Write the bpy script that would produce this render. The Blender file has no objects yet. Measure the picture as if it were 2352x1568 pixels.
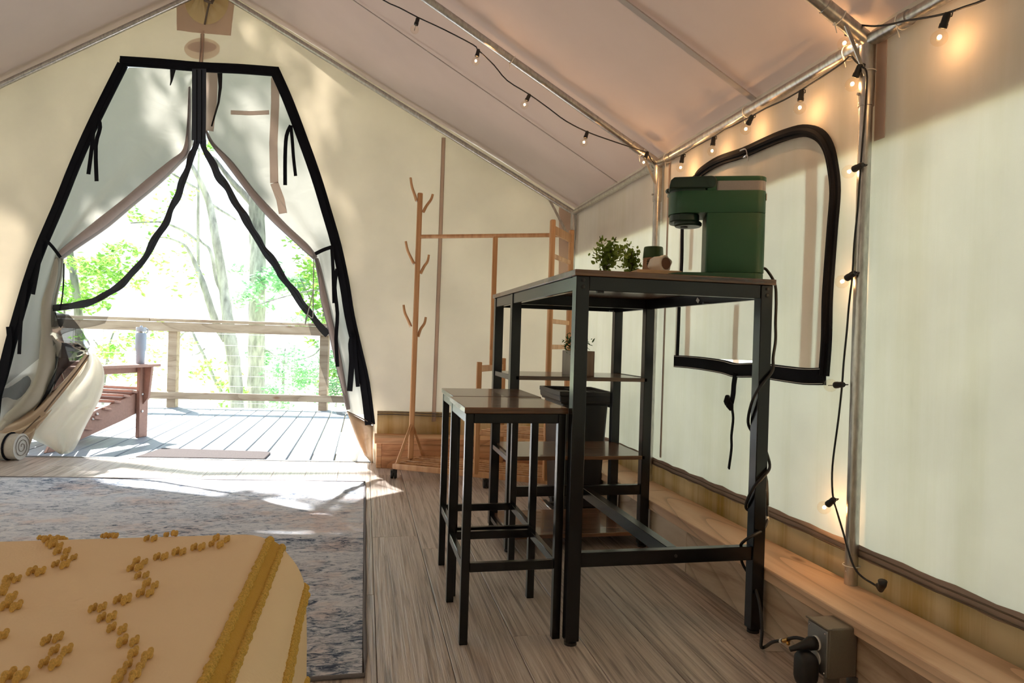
import bpy, bmesh, math, random
from mathutils import Vector, Matrix
random.seed(7)
S = bpy.context.scene
COL = S.collection
PI = math.pi
V = Vector

# ------------------------------------------------------------------ camera
FPX = 1568.0
CAM = V((0, 0, 0.8))
_a = math.atan(338 / FPX); _p = math.radians(-0.2); _r = 0.030
FW = V((math.sin(_a) * math.cos(_p), math.cos(_a) * math.cos(_p), math.sin(_p)))
_R0 = V((math.cos(_a), -math.sin(_a), 0)); _U0 = _R0.cross(FW)
RT = _R0 * math.cos(_r) + _U0 * math.sin(_r)
UP = _U0 * math.cos(_r) - _R0 * math.sin(_r)
cd = bpy.data.cameras.new('camera'); cam = bpy.data.objects.new('camera', cd); COL.objects.link(cam)
cd.sensor_width = 36; cd.lens = 36 * FPX / 2352; cd.clip_start = 0.03; cd.clip_end = 300
cam.matrix_world = Matrix(((RT.x, UP.x, -FW.x, 0), (RT.y, UP.y, -FW.y, 0), (RT.z, UP.z, -FW.z, 0.8), (0, 0, 0, 1)))
S.camera = cam

# ------------------------------------------------------------------ light
S.view_settings.view_transform = 'Standard'; S.view_settings.look = 'None'
S.view_settings.gamma = 1; S.view_settings.use_curve_mapping = False
S.view_settings.exposure = 0.34
S.cycles.use_denoising = True
S.cycles.max_bounces = 10; S.cycles.diffuse_bounces = 6; S.cycles.transparent_max_bounces = 24
S.cycles.transmission_bounces = 8; S.cycles.sample_clamp_indirect = 8
W = bpy.data.worlds.new('World'); S.world = W; W.use_nodes = True
wn = W.node_tree.nodes; wl = W.node_tree.links; wn.clear()
wo = wn.new('ShaderNodeOutputWorld'); wb = wn.new('ShaderNodeBackground'); wl.new(wb.outputs[0], wo.inputs[0])
tc = wn.new('ShaderNodeTexCoord'); sx = wn.new('ShaderNodeSeparateXYZ'); cr = wn.new('ShaderNodeValToRGB')
wl.new(tc.outputs['Generated'], sx.inputs[0]); wl.new(sx.outputs['Z'], cr.inputs[0]); wl.new(cr.outputs[0], wb.inputs[0])
cr.color_ramp.elements[0].position = 0.0; cr.color_ramp.elements[0].color = (0.93, 0.97, 0.90, 1)
cr.color_ramp.elements[1].position = 0.6; cr.color_ramp.elements[1].color = (0.66, 0.82, 1.0, 1)
wb.inputs[1].default_value = 2.0
SUN_TRAVEL = V((0.84, -1.42, -1.95)).normalized()
sd = bpy.data.lights.new('sun', 'SUN'); so = bpy.data.objects.new('sun', sd); COL.objects.link(so)
sd.energy = 20; sd.angle = math.radians(0.8); sd.color = (1.0, 0.97, 0.92)
so.rotation_euler = (-SUN_TRAVEL).to_track_quat('Z', 'Y').to_euler()
so.location = (-3, 7, 8)

# ------------------------------------------------------------------ helpers
def ray(x, y):
    return FW + RT * ((x - 1176) / FPX) - UP * ((y - 784) / FPX)
def onp(x, y, n, d):
    v = ray(x, y); n = V(n); t = (d - n.dot(CAM)) / n.dot(v); return CAM + v * t
def atX(x, y, v): return onp(x, y, (1, 0, 0), v)
def atY(x, y, v): return onp(x, y, (0, 1, 0), v)
def atZ(x, y, v): return onp(x, y, (0, 0, 1), v)
GS, GY = 0.1405, 4.38                      # the gable wall runs slightly askew: Y = GY - GS * X
def atG(x, y, off=0.0): return onp(x, y, (GS, 1, 0), GY + off)
GN = V((GS, 1, 0)).normalized()
GU = V((1, -GS, 0)).normalized()

ORG = {}
def tag(o, label=None, cat=None, group=None, kind=None):
    if label: o['label'] = label
    if cat: o['category'] = cat
    if group: o['group'] = group
    if kind: o['kind'] = kind
    return o
def thing(name, loc, label=None, cat=None, group=None, kind=None):
    o = bpy.data.objects.new(name, None); o.empty_display_size = 0.05; COL.objects.link(o)
    o.location = loc; ORG[o.name] = V(loc)
    return tag(o, label, cat, group, kind)
def copy_tree(o, parent=None):
    c = o.copy(); COL.objects.link(c)
    if parent: c.parent = parent
    for ch in list(o.children): copy_tree(ch, c)
    return c
def link_mesh(name, me, mat, parent=None, origin=None):
    o = bpy.data.objects.new(name, me); COL.objects.link(o)
    if mat and not me.materials: me.materials.append(mat)
    if parent:
        o.parent = parent; ORG[o.name] = ORG.get(parent.name, V((0, 0, 0)))
    else:
        ORG[o.name] = V(origin) if origin is not None else V((0, 0, 0))
        o.location = ORG[o.name]
    return o

class MB:
    def __init__(s): s.v = []; s.f = []
    def add(s, vs, fs):
        n = len(s.v); s.v += [tuple(q) for q in vs]; s.f += [tuple(i + n for i in f) for f in fs]; return s
    def box(s, lo, hi):
        x0, y0, z0 = lo; x1, y1, z1 = hi
        return s.add([(x0,y0,z0),(x1,y0,z0),(x1,y1,z0),(x0,y1,z0),(x0,y0,z1),(x1,y0,z1),(x1,y1,z1),(x0,y1,z1)],
                     [(0,3,2,1),(4,5,6,7),(0,1,5,4),(1,2,6,5),(2,3,7,6),(3,0,4,7)])
    def obox(s, c, ax, ay, az):
        c, ax, ay, az = V(c), V(ax), V(ay), V(az)
        p = [c + ax * i + ay * j + az * k for k in (-.5, .5) for i, j in ((-.5,-.5),(.5,-.5),(.5,.5),(-.5,.5))]
        f = [(0,3,2,1),(4,5,6,7),(0,1,5,4),(1,2,6,5),(2,3,7,6),(3,0,4,7)]
        return s.add(p, f)
    def bar(s, a, b, w, h, up=(0, 0, 1)):
        a, b = V(a), V(b); d = b - a; sd_ = d.cross(V(up)).normalized(); u = sd_.cross(d).normalized()
        return s.obox((a + b) / 2, d, sd_ * w, u * h)
    def tube(s, pts, r, n=8, cap=True, flat=1.0, up=(0, 0, 1)):
        pts = [V(q) for q in pts]; rs = r if isinstance(r, (list, tuple)) else [r] * len(pts)
        rings = []; prev = None
        for i, q in enumerate(pts):
            d = (pts[min(i + 1, len(pts) - 1)] - pts[max(i - 1, 0)]).normalized()
            if prev is None:
                ref = V(up) if abs(d.dot(V(up))) < .95 else V((1, 0, 0)); sd_ = d.cross(ref).normalized()
            else:
                sd_ = (prev - d * prev.dot(d)).normalized()
            prev = sd_; u = sd_.cross(d)
            rings.append([q + sd_ * math.cos(2*PI*k/n) * rs[i] + u * math.sin(2*PI*k/n) * rs[i] * flat for k in range(n)])
        vs = [q for rg in rings for q in rg]; fs = []
        for i in range(len(pts) - 1):
            for k in range(n):
                k2 = (k + 1) % n; fs.append((i*n + k, i*n + k2, (i+1)*n + k2, (i+1)*n + k))
        if cap: fs += [tuple(range(n)), tuple((len(pts)-1)*n + k for k in reversed(range(n)))]
        return s.add(vs, fs)
    def lathe(s, prof, o=(0,0,0), n=20, M=None):
        vs = []; fs = []; o = V(o)
        for r, z in prof:
            for k in range(n):
                q = V((r*math.cos(2*PI*k/n), r*math.sin(2*PI*k/n), z))
                if M: q = M @ q
                vs.append(o + q)
        for i in range(len(prof) - 1):
            for k in range(n):
                k2 = (k+1) % n; fs.append((i*n+k, i*n+k2, (i+1)*n+k2, (i+1)*n+k))
        fs += [tuple(reversed(range(n))), tuple((len(prof)-1)*n + k for k in range(n))]
        return s.add(vs, fs)
    def ball(s, c, r, n=10, m=6, sc=(1,1,1)):
        prof = [(max(1e-4, r*math.sin(PI*i/m)), -r*math.cos(PI*i/m)) for i in range(m+1)]
        vs = []; fs = []; c = V(c)
        for rr, z in prof:
            for k in range(n): vs.append(c + V((rr*math.cos(2*PI*k/n)*sc[0], rr*math.sin(2*PI*k/n)*sc[1], z*sc[2])))
        for i in range(m):
            for k in range(n):
                k2 = (k+1) % n; fs.append((i*n+k, i*n+k2, (i+1)*n+k2, (i+1)*n+k))
        return s.add(vs, fs)
    def strip(s, pts, w, nrm, t=0.003):
        """flat band of width w (number or list) along pts, thickness t along nrm"""
        pts = [V(q) for q in pts]; nrm = V(nrm).normalized(); vs = []; fs = []; n = len(pts)
        for i, q in enumerate(pts):
            d = (pts[min(i+1, n-1)] - pts[max(i-1, 0)]).normalized(); sd_ = d.cross(nrm).normalized()
            ww = w[i] if isinstance(w, (list, tuple)) else w
            for a, b in ((-.5,-.5),(.5,-.5),(.5,.5),(-.5,.5)): vs.append(q + sd_*ww*a + nrm*t*b)
        for i in range(n-1):
            for k in range(4):
                k2 = (k+1) % 4; fs.append((i*4+k, i*4+k2, (i+1)*4+k2, (i+1)*4+k))
        fs += [(3,2,1,0), tuple((n-1)*4 + k for k in range(4))]
        return s.add(vs, fs)
    def grid(s, rows):
        m = len(rows[0]); vs = [q for r in rows for q in r]; fs = []
        for i in range(len(rows)-1):
            for j in range(m-1): fs.append((i*m+j, i*m+j+1, (i+1)*m+j+1, (i+1)*m+j))
        return s.add(vs, fs)
    def build(s, name, mat, parent=None, origin=None, smooth=False, bevel=0.0, seg=2, solid=0.0, label=None, kind=None, sub=0):
        off = ORG[parent.name] if parent else (V(origin) if origin is not None else V((0, 0, 0)))
        me = bpy.data.meshes.new(name)
        me.from_pydata([tuple(V(q) - off) for q in s.v], [], s.f)
        bm = bmesh.new(); bm.from_mesh(me)
        bmesh.ops.recalc_face_normals(bm, faces=bm.faces)
        bm.to_mesh(me); bm.free()
        me.update()
        o = link_mesh(name, me, mat, parent, origin)
        if smooth:
            for p in me.polygons: p.use_smooth = True
        if sub:
            m = o.modifiers.new('s', 'SUBSURF'); m.levels = m.render_levels = sub
        if solid:
            m = o.modifiers.new('t', 'SOLIDIFY'); m.thickness = solid; m.offset = 0
        if bevel:
            m = o.modifiers.new('b', 'BEVEL'); m.width = bevel; m.segments = seg; m.limit_method = 'ANGLE'; m.angle_limit = math.radians(40)
            if not smooth:
                for p in me.polygons: p.use_smooth = True
                me.set_sharp_from_angle(angle=math.radians(50))
        elif smooth == 'auto':
            me.set_sharp_from_angle(angle=math.radians(40))
        if label: o['label'] = label
        if kind: o['kind'] = kind
        return o

def fill_loops(loops, sub=0):
    """planar polygon with holes -> MB"""
    bm = bmesh.new()
    for lp in loops:
        vs = [bm.verts.new(q) for q in lp]
        for i in range(len(vs)): bm.edges.new((vs[i], vs[(i+1) % len(vs)]))
    bmesh.ops.triangle_fill(bm, edges=bm.edges, use_beauty=True)
    m = MB(); idx = {v_: i for i, v_ in enumerate(bm.verts)}
    m.v = [tuple(v_.co) for v_ in bm.verts]; m.f = [tuple(idx[v_] for v_ in f.verts) for f in bm.faces]
    bm.free(); return m
def smooth_pts(pts, k=5):
    """Catmull-Rom through points"""
    P = [V(q) for q in pts]; out = []
    for i in range(len(P)-1):
        p0 = P[max(i-1,0)]; p1 = P[i]; p2 = P[i+1]; p3 = P[min(i+2, len(P)-1)]
        for j in range(k):
            t = j / k
            out.append(0.5*((2*p1) + (p2-p0)*t + (2*p0-5*p1+4*p2-p3)*t*t + (3*p1-p0-3*p2+p3)*t**3))
    out.append(P[-1]); return out
def resample(pts, n):
    P = [V(q) for q in pts]; L = [0]
    for i in range(1, len(P)): L.append(L[-1] + (P[i]-P[i-1]).length)
    out = []; j = 0
    for k in range(n):
        d = L[-1]*k/(n-1)
        while j < len(P)-2 and L[j+1] < d: j += 1
        t = (d-L[j])/max(1e-9, L[j+1]-L[j]); out.append(P[j].lerp(P[j+1], min(1, t)))
    return out

# ------------------------------------------------------------------ materials
def newmat(name):
    m = bpy.data.materials.new(name); m.use_nodes = True; m.node_tree.nodes.clear(); return m, m.node_tree.nodes, m.node_tree.links
def ramp(n, stops):
    r = n.new('ShaderNodeValToRGB'); e = r.color_ramp.elements
    while len(e) < len(stops): e.new(0.5)
    for i, (p, c) in enumerate(stops): e[i].position = p; e[i].color = (*c, 1)
    return r
def noise(n, l, scale, detail=4, rough=.55, sc=(1,1,1), rot=(0,0,0), coord='Object', dist=0):
    t = n.new('ShaderNodeTexCoord'); m = n.new('ShaderNodeMapping'); m.inputs['Scale'].default_value = sc; m.inputs['Rotation'].default_value = rot
    x = n.new('ShaderNodeTexNoise'); x.inputs['Scale'].default_value = scale; x.inputs['Detail'].default_value = detail
    x.inputs['Roughness'].default_value = rough; x.inputs['Distortion'].default_value = dist
    l.new(t.outputs[coord], m.inputs[0]); l.new(m.outputs[0], x.inputs[0]); return x
def plain(name, col, rough=.5, metal=0, bump=0, bs=60, var=0, emit=None, es=0, spec=.5, coat=0, sc=(1,1,1)):
    m, n, l = newmat(name); o = n.new('ShaderNodeOutputMaterial'); b = n.new('ShaderNodeBsdfPrincipled'); l.new(b.outputs[0], o.inputs[0])
    b.inputs['Base Color'].default_value = (*col, 1); b.inputs['Roughness'].default_value = rough; b.inputs['Metallic'].default_value = metal
    b.inputs['Specular IOR Level'].default_value = spec; b.inputs['Coat Weight'].default_value = coat
    x = noise(n, l, bs, sc=sc)
    if bump:
        u = n.new('ShaderNodeBump'); u.inputs['Strength'].default_value = bump; u.inputs['Distance'].default_value = .002
        l.new(x.outputs[0], u.inputs['Height']); l.new(u.outputs[0], b.inputs['Normal'])
    v = max(var, .04)
    r = ramp(n, [(.3, tuple(c*(1-v) for c in col)), (.7, tuple(min(1, c*(1+v)) for c in col))])
    l.new(x.outputs[0], r.inputs[0]); l.new(r.outputs[0], b.inputs['Base Color'])
    if emit: b.inputs['Emission Color'].default_value = (*emit, 1); b.inputs['Emission Strength'].default_value = es
    return m
def wood(name, stops, axis='Y', scale=14, stretch=14, rough=.45, bump=.3, rnd=0.0, knots=False, coat=0, dist=.6, spec=.5, rings=0.0):
    m, n, l = newmat(name); o = n.new('ShaderNodeOutputMaterial'); b = n.new('ShaderNodeBsdfPrincipled'); l.new(b.outputs[0], o.inputs[0])
    sc = {'X': (1/stretch,1,1), 'Y': (1,1/stretch,1), 'Z': (1,1,1/stretch)}[axis]
    t = n.new('ShaderNodeTexCoord'); mp = n.new('ShaderNodeMapping'); mp.inputs['Scale'].default_value = sc
    l.new(t.outputs['Object'], mp.inputs[0])
    oi = n.new('ShaderNodeObjectInfo'); cm = n.new('ShaderNodeCombineXYZ')
    for i, k in enumerate((7, 13, 5)):
        mm = n.new('ShaderNodeMath'); mm.operation = 'MULTIPLY'; mm.inputs[1].default_value = k; l.new(oi.outputs['Random'], mm.inputs[0]); l.new(mm.outputs[0], cm.inputs[i])
    l.new(cm.outputs[0], mp.inputs['Location'])
    x = n.new('ShaderNodeTexNoise'); x.inputs['Scale'].default_value = scale; x.inputs['Detail'].default_value = 8; x.inputs['Roughness'].default_value = .6; x.inputs['Distortion'].default_value = dist
    l.new(mp.outputs[0], x.inputs[0]); src = x.outputs[0]
    if rings:
        w = n.new('ShaderNodeTexNoise'); w.inputs['Scale'].default_value = scale*.22; w.inputs['Detail'].default_value = .8; w.inputs['Distortion'].default_value = .2
        l.new(mp.outputs[0], w.inputs[0])
        a = n.new('ShaderNodeMath'); a.operation = 'MULTIPLY'; a.inputs[1].default_value = rings; l.new(w.outputs[0], a.inputs[0])
        f = n.new('ShaderNodeMath'); f.operation = 'FRACT'; l.new(a.outputs[0], f.inputs[0])
        lr = ramp(n, [(0, (.55,.50,.45)), (.16, (.9,.88,.86)), (.5, (1,1,1)), (.98, (.92,.90,.88))]); l.new(f.outputs[0], lr.inputs[0])
    r = ramp(n, stops); l.new(src, r.inputs[0]); col = r.outputs[0]
    if rings:
        ml = n.new('ShaderNodeMix'); ml.data_type = 'RGBA'; ml.blend_type = 'MULTIPLY'; ml.inputs[0].default_value = .75; l.new(col, ml.inputs[6]); l.new(lr.outputs[0], ml.inputs[7]); col = ml.outputs[2]
    if knots:
        vo = n.new('ShaderNodeTexVoronoi'); vo.inputs['Scale'].default_value = 4.0; mp2 = n.new('ShaderNodeMapping')
        mp2.inputs['Scale'].default_value = {'X': (.6,1.6,1.6), 'Y': (1.8,.75,1.8), 'Z': (1.6,1.6,.6)}[axis]
        l.new(t.outputs['Object'], mp2.inputs[0]); l.new(cm.outputs[0], mp2.inputs['Location']); l.new(mp2.outputs[0], vo.inputs['Vector'])
        kr = ramp(n, [(.05, (1,1,1)), (.13, (0,0,0))]); l.new(vo.outputs['Distance'], kr.inputs[0])
        mk = n.new('ShaderNodeMix'); mk.data_type = 'RGBA'; l.new(kr.outputs[0], mk.inputs[0]); l.new(col, mk.inputs[6]); mk.inputs[7].default_value = (*knots, 1); col = mk.outputs[2]
    if rnd:
        hs = n.new('ShaderNodeHueSaturation'); mr = n.new('ShaderNodeMapRange'); mr.inputs['To Min'].default_value = 1-rnd; mr.inputs['To Max'].default_value = 1+rnd
        l.new(oi.outputs['Random'], mr.inputs[0]); l.new(mr.outputs[0], hs.inputs['Value']); l.new(col, hs.inputs['Color']); col = hs.outputs[0]
    l.new(col, b.inputs['Base Color']); b.inputs['Roughness'].default_value = rough; b.inputs['Coat Weight'].default_value = coat; b.inputs['Specular IOR Level'].default_value = spec
    if bump:
        u = n.new('ShaderNodeBump'); u.inputs['Strength'].default_value = bump; u.inputs['Distance'].default_value = .003
        l.new(x.outputs[0], u.inputs['Height']); l.new(u.outputs[0], b.inputs['Normal'])
    return m
def canvas(name, refl, trans, mix=.4, weave=600, wr=.25, streak=None, gloss=0.0, blotch=.06, wrinkle=.0):
    """woven cloth that lets light through: diffuse + translucent"""
    m, n, l = newmat(name); o = n.new('ShaderNodeOutputMaterial')
    d = n.new('ShaderNodeBsdfDiffuse'); t = n.new('ShaderNodeBsdfTranslucent'); mx = n.new('ShaderNodeMixShader'); mx.inputs[0].default_value = mix
    x = noise(n, l, 2.3, 5, .6)
    r1 = ramp(n, [(.3, tuple(c*(1-blotch) for c in refl)), (.7, tuple(min(1,c*(1+blotch)) for c in refl))]); l.new(x.outputs[0], r1.inputs[0])
    r2 = ramp(n, [(.3, tuple(c*(1-blotch) for c in trans)), (.7, tuple(min(1,c*(1+blotch)) for c in trans))]); l.new(x.outputs[0], r2.inputs[0])
    c1, c2 = r1.outputs[0], r2.outputs[0]
    if streak:
        s_ = noise(n, l, 9, 6, .7, sc=(1, 1, .06)); sr = ramp(n, [(.35, streak), (.55, (1,1,1))]); l.new(s_.outputs[0], sr.inputs[0])
        for k, c in enumerate((c1, c2)):
            mm = n.new('ShaderNodeMix'); mm.data_type = 'RGBA'; mm.blend_type = 'MULTIPLY'; mm.inputs[0].default_value = 1
            l.new(c, mm.inputs[6]); l.new(sr.outputs[0], mm.inputs[7])
            if k == 0: c1 = mm.outputs[2]
            else: c2 = mm.outputs[2]
    l.new(c1, d.inputs[0]); l.new(c2, t.inputs[0])
    w = noise(n, l, weave, 2, .5); u = n.new('ShaderNodeBump'); u.inputs['Strength'].default_value = wr; u.inputs['Distance'].default_value = .001
    l.new(w.outputs[0], u.inputs['Height'])
    if wrinkle:
        w2 = noise(n, l, 5, 3, .5, dist=1.2); u2 = n.new('ShaderNodeBump'); u2.inputs['Strength'].default_value = wrinkle; u2.inputs['Distance'].default_value = .02
        l.new(w2.outputs[0], u2.inputs['Height']); l.new(u2.outputs[0], u.inputs['Normal'])
    l.new(u.outputs[0], d.inputs['Normal']); l.new(u.outputs[0], t.inputs['Normal'])
    l.new(d.outputs[0], mx.inputs[1]); l.new(t.outputs[0], mx.inputs[2]); last = mx
    if gloss:
        g = n.new('ShaderNodeBsdfGlossy'); g.inputs['Roughness'].default_value = .25; m2 = n.new('ShaderNodeMixShader'); m2.inputs[0].default_value = gloss
        l.new(mx.outputs[0], m2.inputs[1]); l.new(g.outputs[0], m2.inputs[2]); last = m2
    l.new(last.outputs[0], o.inputs[0]); return m
def seethrough(name, tint, amount, col=(.02,.02,.02), gloss=0.0, rough=.1):
    """insect screen or clear film: transparent share + own surface"""
    m, n, l = newmat(name); o = n.new('ShaderNodeOutputMaterial'); tr = n.new('ShaderNodeBsdfTransparent'); tr.inputs[0].default_value = (*tint, 1)
    d = n.new('ShaderNodeBsdfPrincipled'); d.inputs['Base Color'].default_value = (*col, 1); d.inputs['Roughness'].default_value = rough
    x = noise(n, l, 40, 2); 
    mx = n.new('ShaderNodeMixShader'); 
    if gloss:
        g = n.new('ShaderNodeBsdfGlossy'); g.inputs['Roughness'].default_value = rough; f = n.new('ShaderNodeFresnel'); f.inputs[0].default_value = 1.45
        md = n.new('ShaderNodeMath'); md.operation = 'MULTIPLY_ADD'; md.inputs[1].default_value = gloss; md.inputs[2].default_value = .02
        u = n.new('ShaderNodeBump'); u.inputs['Strength'].default_value = .12; l.new(x.outputs[0], u.inputs['Height']); l.new(u.outputs[0], g.inputs['Normal'])
        l.new(f.outputs[0], md.inputs[0]); l.new(md.outputs[0], mx.inputs[0]); l.new(tr.outputs[0], mx.inputs[1]); l.new(g.outputs[0], mx.inputs[2])
        if amount < 1:
            m2 = n.new('ShaderNodeMixShader'); m2.inputs[0].default_value = 1-amount; l.new(mx.outputs[0], m2.inputs[1]); l.new(d.outputs[0], m2.inputs[2]); l.new(m2.outputs[0], o.inputs[0]); return m
    else:
        mx.inputs[0].default_value = 1-amount; l.new(tr.outputs[0], mx.inputs[1]); l.new(d.outputs[0], mx.inputs[2])
    l.new(mx.outputs[0], o.inputs[0]); return m

M_wall = canvas('canvas_wall', (.82,.79,.75), (.80,.79,.75), .46, streak=(.95,.95,.92))
M_gable = canvas('canvas_gable', (.82,.78,.73), (.75,.69,.59), .43)
M_front = canvas('canvas_front_wall', (.74,.70,.66), (.8,.76,.7), .28)
M_roof = canvas('canvas_roof', (.62,.55,.51), (.70,.58,.53), .20, blotch=.04)
M_fly = canvas('fly_cloth', (.60,.50,.45), (.60,.46,.40), .16)
M_flap = canvas('door_canvas', (.58,.56,.50), (.66,.64,.57), .44, wrinkle=.35)
M_roll = canvas('door_canvas_double', (.52,.46,.45), (.55,.47,.47), .32, wrinkle=.25)
M_mauve = canvas('double_cloth', (.62,.52,.47), (.88,.76,.70), .70)
M_print = canvas('patch_print', (.55,.47,.44), (.82,.71,.68), .68)
M_seam = canvas('seam_cloth', (.42,.33,.28), (.3,.22,.2), .15)
M_roofseam = canvas('roof_seam_cloth', (.52,.48,.47), (.6,.52,.50), .18)
M_tan = canvas('skirt_tan', (.68,.54,.34), (.82,.71,.56), .46, streak=(.75,.66,.40))
M_tan2 = canvas('flap_tan', (.66,.52,.38), (.6,.45,.3), .2, gloss=.08, wrinkle=.5)
M_piping = plain('brown_piping', (.13,.095,.07), .8, bump=.4, bs=300)
M_skirtwhite = canvas('vinyl_skirt', (.86,.84,.78), (.9,.87,.79), .48, gloss=.10, wrinkle=.8)
M_vent = canvas('vent_cloth', (.76,.64,.38), (.90,.76,.42), .44, wrinkle=.6)
M_screen = seethrough('insect_screen', (1,1,1), .52, (.03,.032,.035), rough=.7)
M_screen2 = seethrough('insect_screen_double', (1,1,1), .20, (.010,.012,.015), rough=.8)
M_vinyl = seethrough('clear_vinyl', (.93,.95,.97), 1.0, gloss=2.2, rough=.08)
M_webbing = plain('black_webbing', (.006,.007,.011), .8, bump=.4, bs=400, spec=.15)
M_zip = plain('zipper_tape', (.022,.032,.052), .6, bump=.5, bs=300)
M_galv = plain('galvanised_steel', (.50,.49,.47), .33, 1.0, bump=.15, bs=90, var=.22, sc=(1,1,.3))
M_black = plain('black_steel', (.005,.006,.008), .22, .0, bump=.03, bs=900, spec=.42)
M_table = wood('dark_board', [(.32,(.030,.014,.008)),(.50,(.14,.062,.030)),(.66,(.24,.115,.058))], 'X', 30, 16, .27, .2, coat=.35)
M_tableedge = wood('dark_board_long', [(.30,(.020,.010,.006)),(.5,(.085,.040,.020)),(.68,(.17,.085,.045))], 'Y', 34, 18, .32, .2, coat=.15)
M_floor = wood('vinyl_plank', [(.36,(.26,.215,.185)),(.48,(.49,.415,.365)),(.64,(.62,.545,.49))], 'Y', 95, 40, .30, 1.0, rnd=.09, dist=.8, spec=.55)
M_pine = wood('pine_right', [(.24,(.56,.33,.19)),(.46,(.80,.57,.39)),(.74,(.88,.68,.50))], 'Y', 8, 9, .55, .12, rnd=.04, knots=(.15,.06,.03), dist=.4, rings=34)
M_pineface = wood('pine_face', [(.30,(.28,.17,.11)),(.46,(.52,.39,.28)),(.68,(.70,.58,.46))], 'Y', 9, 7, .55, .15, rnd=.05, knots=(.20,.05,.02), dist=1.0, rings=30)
M_pinex = wood('pine_back', [(.34,(.36,.14,.06)),(.46,(.62,.32,.16)),(.68,(.78,.50,.30))], 'X', 9, 9, .55, .12, rnd=.08, knots=(.16,.05,.03), dist=.6, rings=26)
M_bamboo = wood('bamboo', [(.3,(.40,.19,.075)),(.5,(.56,.30,.14)),(.7,(.66,.39,.21))], 'Z', 26, 20, .42, .1, rnd=.04)  #
M_rail = wood('treated_pine', [(.3,(.24,.165,.10)),(.5,(.35,.265,.18)),(.7,(.41,.325,.235))], 'X', 14, 12, .65, .2, rnd=.08, knots=(.2,.1,.05), rings=14)
M_deck = wood('deck_board', [(.3,(.17,.19,.215)),(.6,(.235,.26,.29))], 'Y', 20, 14, .55, .2, rnd=.06)
M_chair = plain('brown_resin_lumber', (.30,.165,.125), .6, bump=.2, bs=60, var=.08)
M_tray = wood('light_wood', [(.3,(.45,.27,.13)),(.7,(.66,.44,.25))], 'X', 20, 14, .5, .1)
M_potwood = wood('pot_wood', [(.3,(.20,.12,.085)),(.7,(.42,.29,.21))], 'Z', 24, 10, .65, .2)
M_potgrey = wood('pot_grey', [(.3,(.30,.28,.24)),(.7,(.46,.43,.37))], 'Z', 24, 10, .7, .2)
M_green = plain('green_plastic', (.014,.075,.032), .42, bump=.25, bs=1200, spec=.5)
M_greendark = plain('dark_green_plastic', (.008,.028,.018), .33, bump=.1, bs=900)
M_frost = plain('frosted_tank', (.26,.23,.22), .25, bump=.1, bs=300, spec=.7)
M_bin = plain('black_bin', (.016,.017,.019), .42, bump=.12, bs=700)
M_rubber = plain('black_rubber', (.012,.012,.013), .5, bump=.1, bs=300)
M_chrome = plain('chrome', (.7,.7,.7), .18, 1.0)
M_brass = plain('brass_clip', (.75,.42,.12), .25, 1.0)
M_white = plain('white_plastic', (.75,.74,.70), .4)
M_labelw = plain('paper_label', (.55,.50,.44), .6)
M_ceramic = plain('cream_ceramic', (.78,.66,.54), .35)
M_brownin = plain('brown_inside', (.22,.09,.045), .6)
M_cup = plain('tan_cup', (.40,.20,.11), .55, bump=.2, bs=200)
M_cupgreen = plain('cup_green_rim', (.035,.075,.020), .45)
M_cupdark = plain('cup_marks', (.03,.035,.02), .5)
M_boxgrey = plain('grey_cast_box', (.17,.145,.115), .5, bump=.5, bs=500)
M_plate = plain('steel_plate', (.32,.33,.34), .4, .8)
M_bottle = plain('bottle_blue_grey', (.26,.31,.40), .45, bump=.1, bs=300)
M_bottlelid = plain('bottle_lid', (.34,.38,.45), .4)
M_coir = plain('door_mat', (.045,.033,.032), .95, bump=1.5, bs=260, var=.35)
M_alu = plain('threshold_metal', (.22,.23,.23), .5, .6, bump=.2, bs=80)
M_matroll = plain('ribbed_mat', (.50,.49,.46), .7, bump=.6, bs=120)
M_soil = plain('soil', (.03,.02,.015), .9, bump=1, bs=100)
M_wire = plain('wire', (.42,.43,.43), .4, .7)
M_ground = plain('ground', (.50,.52,.34), .95, bump=.6, bs=3, var=.25)
def leafmat(name, a, b, tr=.45):
    m, n, l = newmat(name); o = n.new('ShaderNodeOutputMaterial'); d = n.new('ShaderNodeBsdfDiffuse'); t = n.new('ShaderNodeBsdfTranslucent'); mx = n.new('ShaderNodeMixShader'); mx.inputs[0].default_value = tr
    x = noise(n, l, 7, 3); r = ramp(n, [(.35, a), (.65, b)]); l.new(x.outputs[0], r.inputs[0]); l.new(r.outputs[0], d.inputs[0]); l.new(r.outputs[0], t.inputs[0])
    l.new(d.outputs[0], mx.inputs[1]); l.new(t.outputs[0], mx.inputs[2]); l.new(mx.outputs[0], o.inputs[0]); return m
M_leaf = leafmat('tree_leaf', (.22,.48,.12), (.52,.78,.22), .5)
M_leaf2 = leafmat('tree_leaf_bluish', (.22,.44,.26), (.45,.70,.42), .5)
M_bark = plain('bark', (.30,.30,.29), .9, bump=2.5, bs=14, var=.45, sc=(1,1,.25))
M_plant = leafmat('eucalyptus_leaf', (.12,.20,.03), (.42,.52,.13), .4)
M_plant2 = leafmat('rosemary_leaf', (.03,.07,.03), (.10,.18,.08), .25)
M_stem = plain('stem', (.10,.10,.04), .7)

# bedspread
M_spread = canvas('bedspread_cloth', (.97,.79,.54), (.7,.4,.1), .05, weave=260, wr=.5, wrinkle=.12, blotch=.03)
M_tuft = plain('chenille_tuft', (.86,.55,.16), .9, bump=1.5, bs=500, var=.2)
M_tuft2 = plain('chenille_border', (.84,.56,.13), .9, bump=1.5, bs=500, var=.2)

M_band = plain('border_band_cloth', (.62,.38,.06), .9, bump=.8, bs=400)
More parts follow.
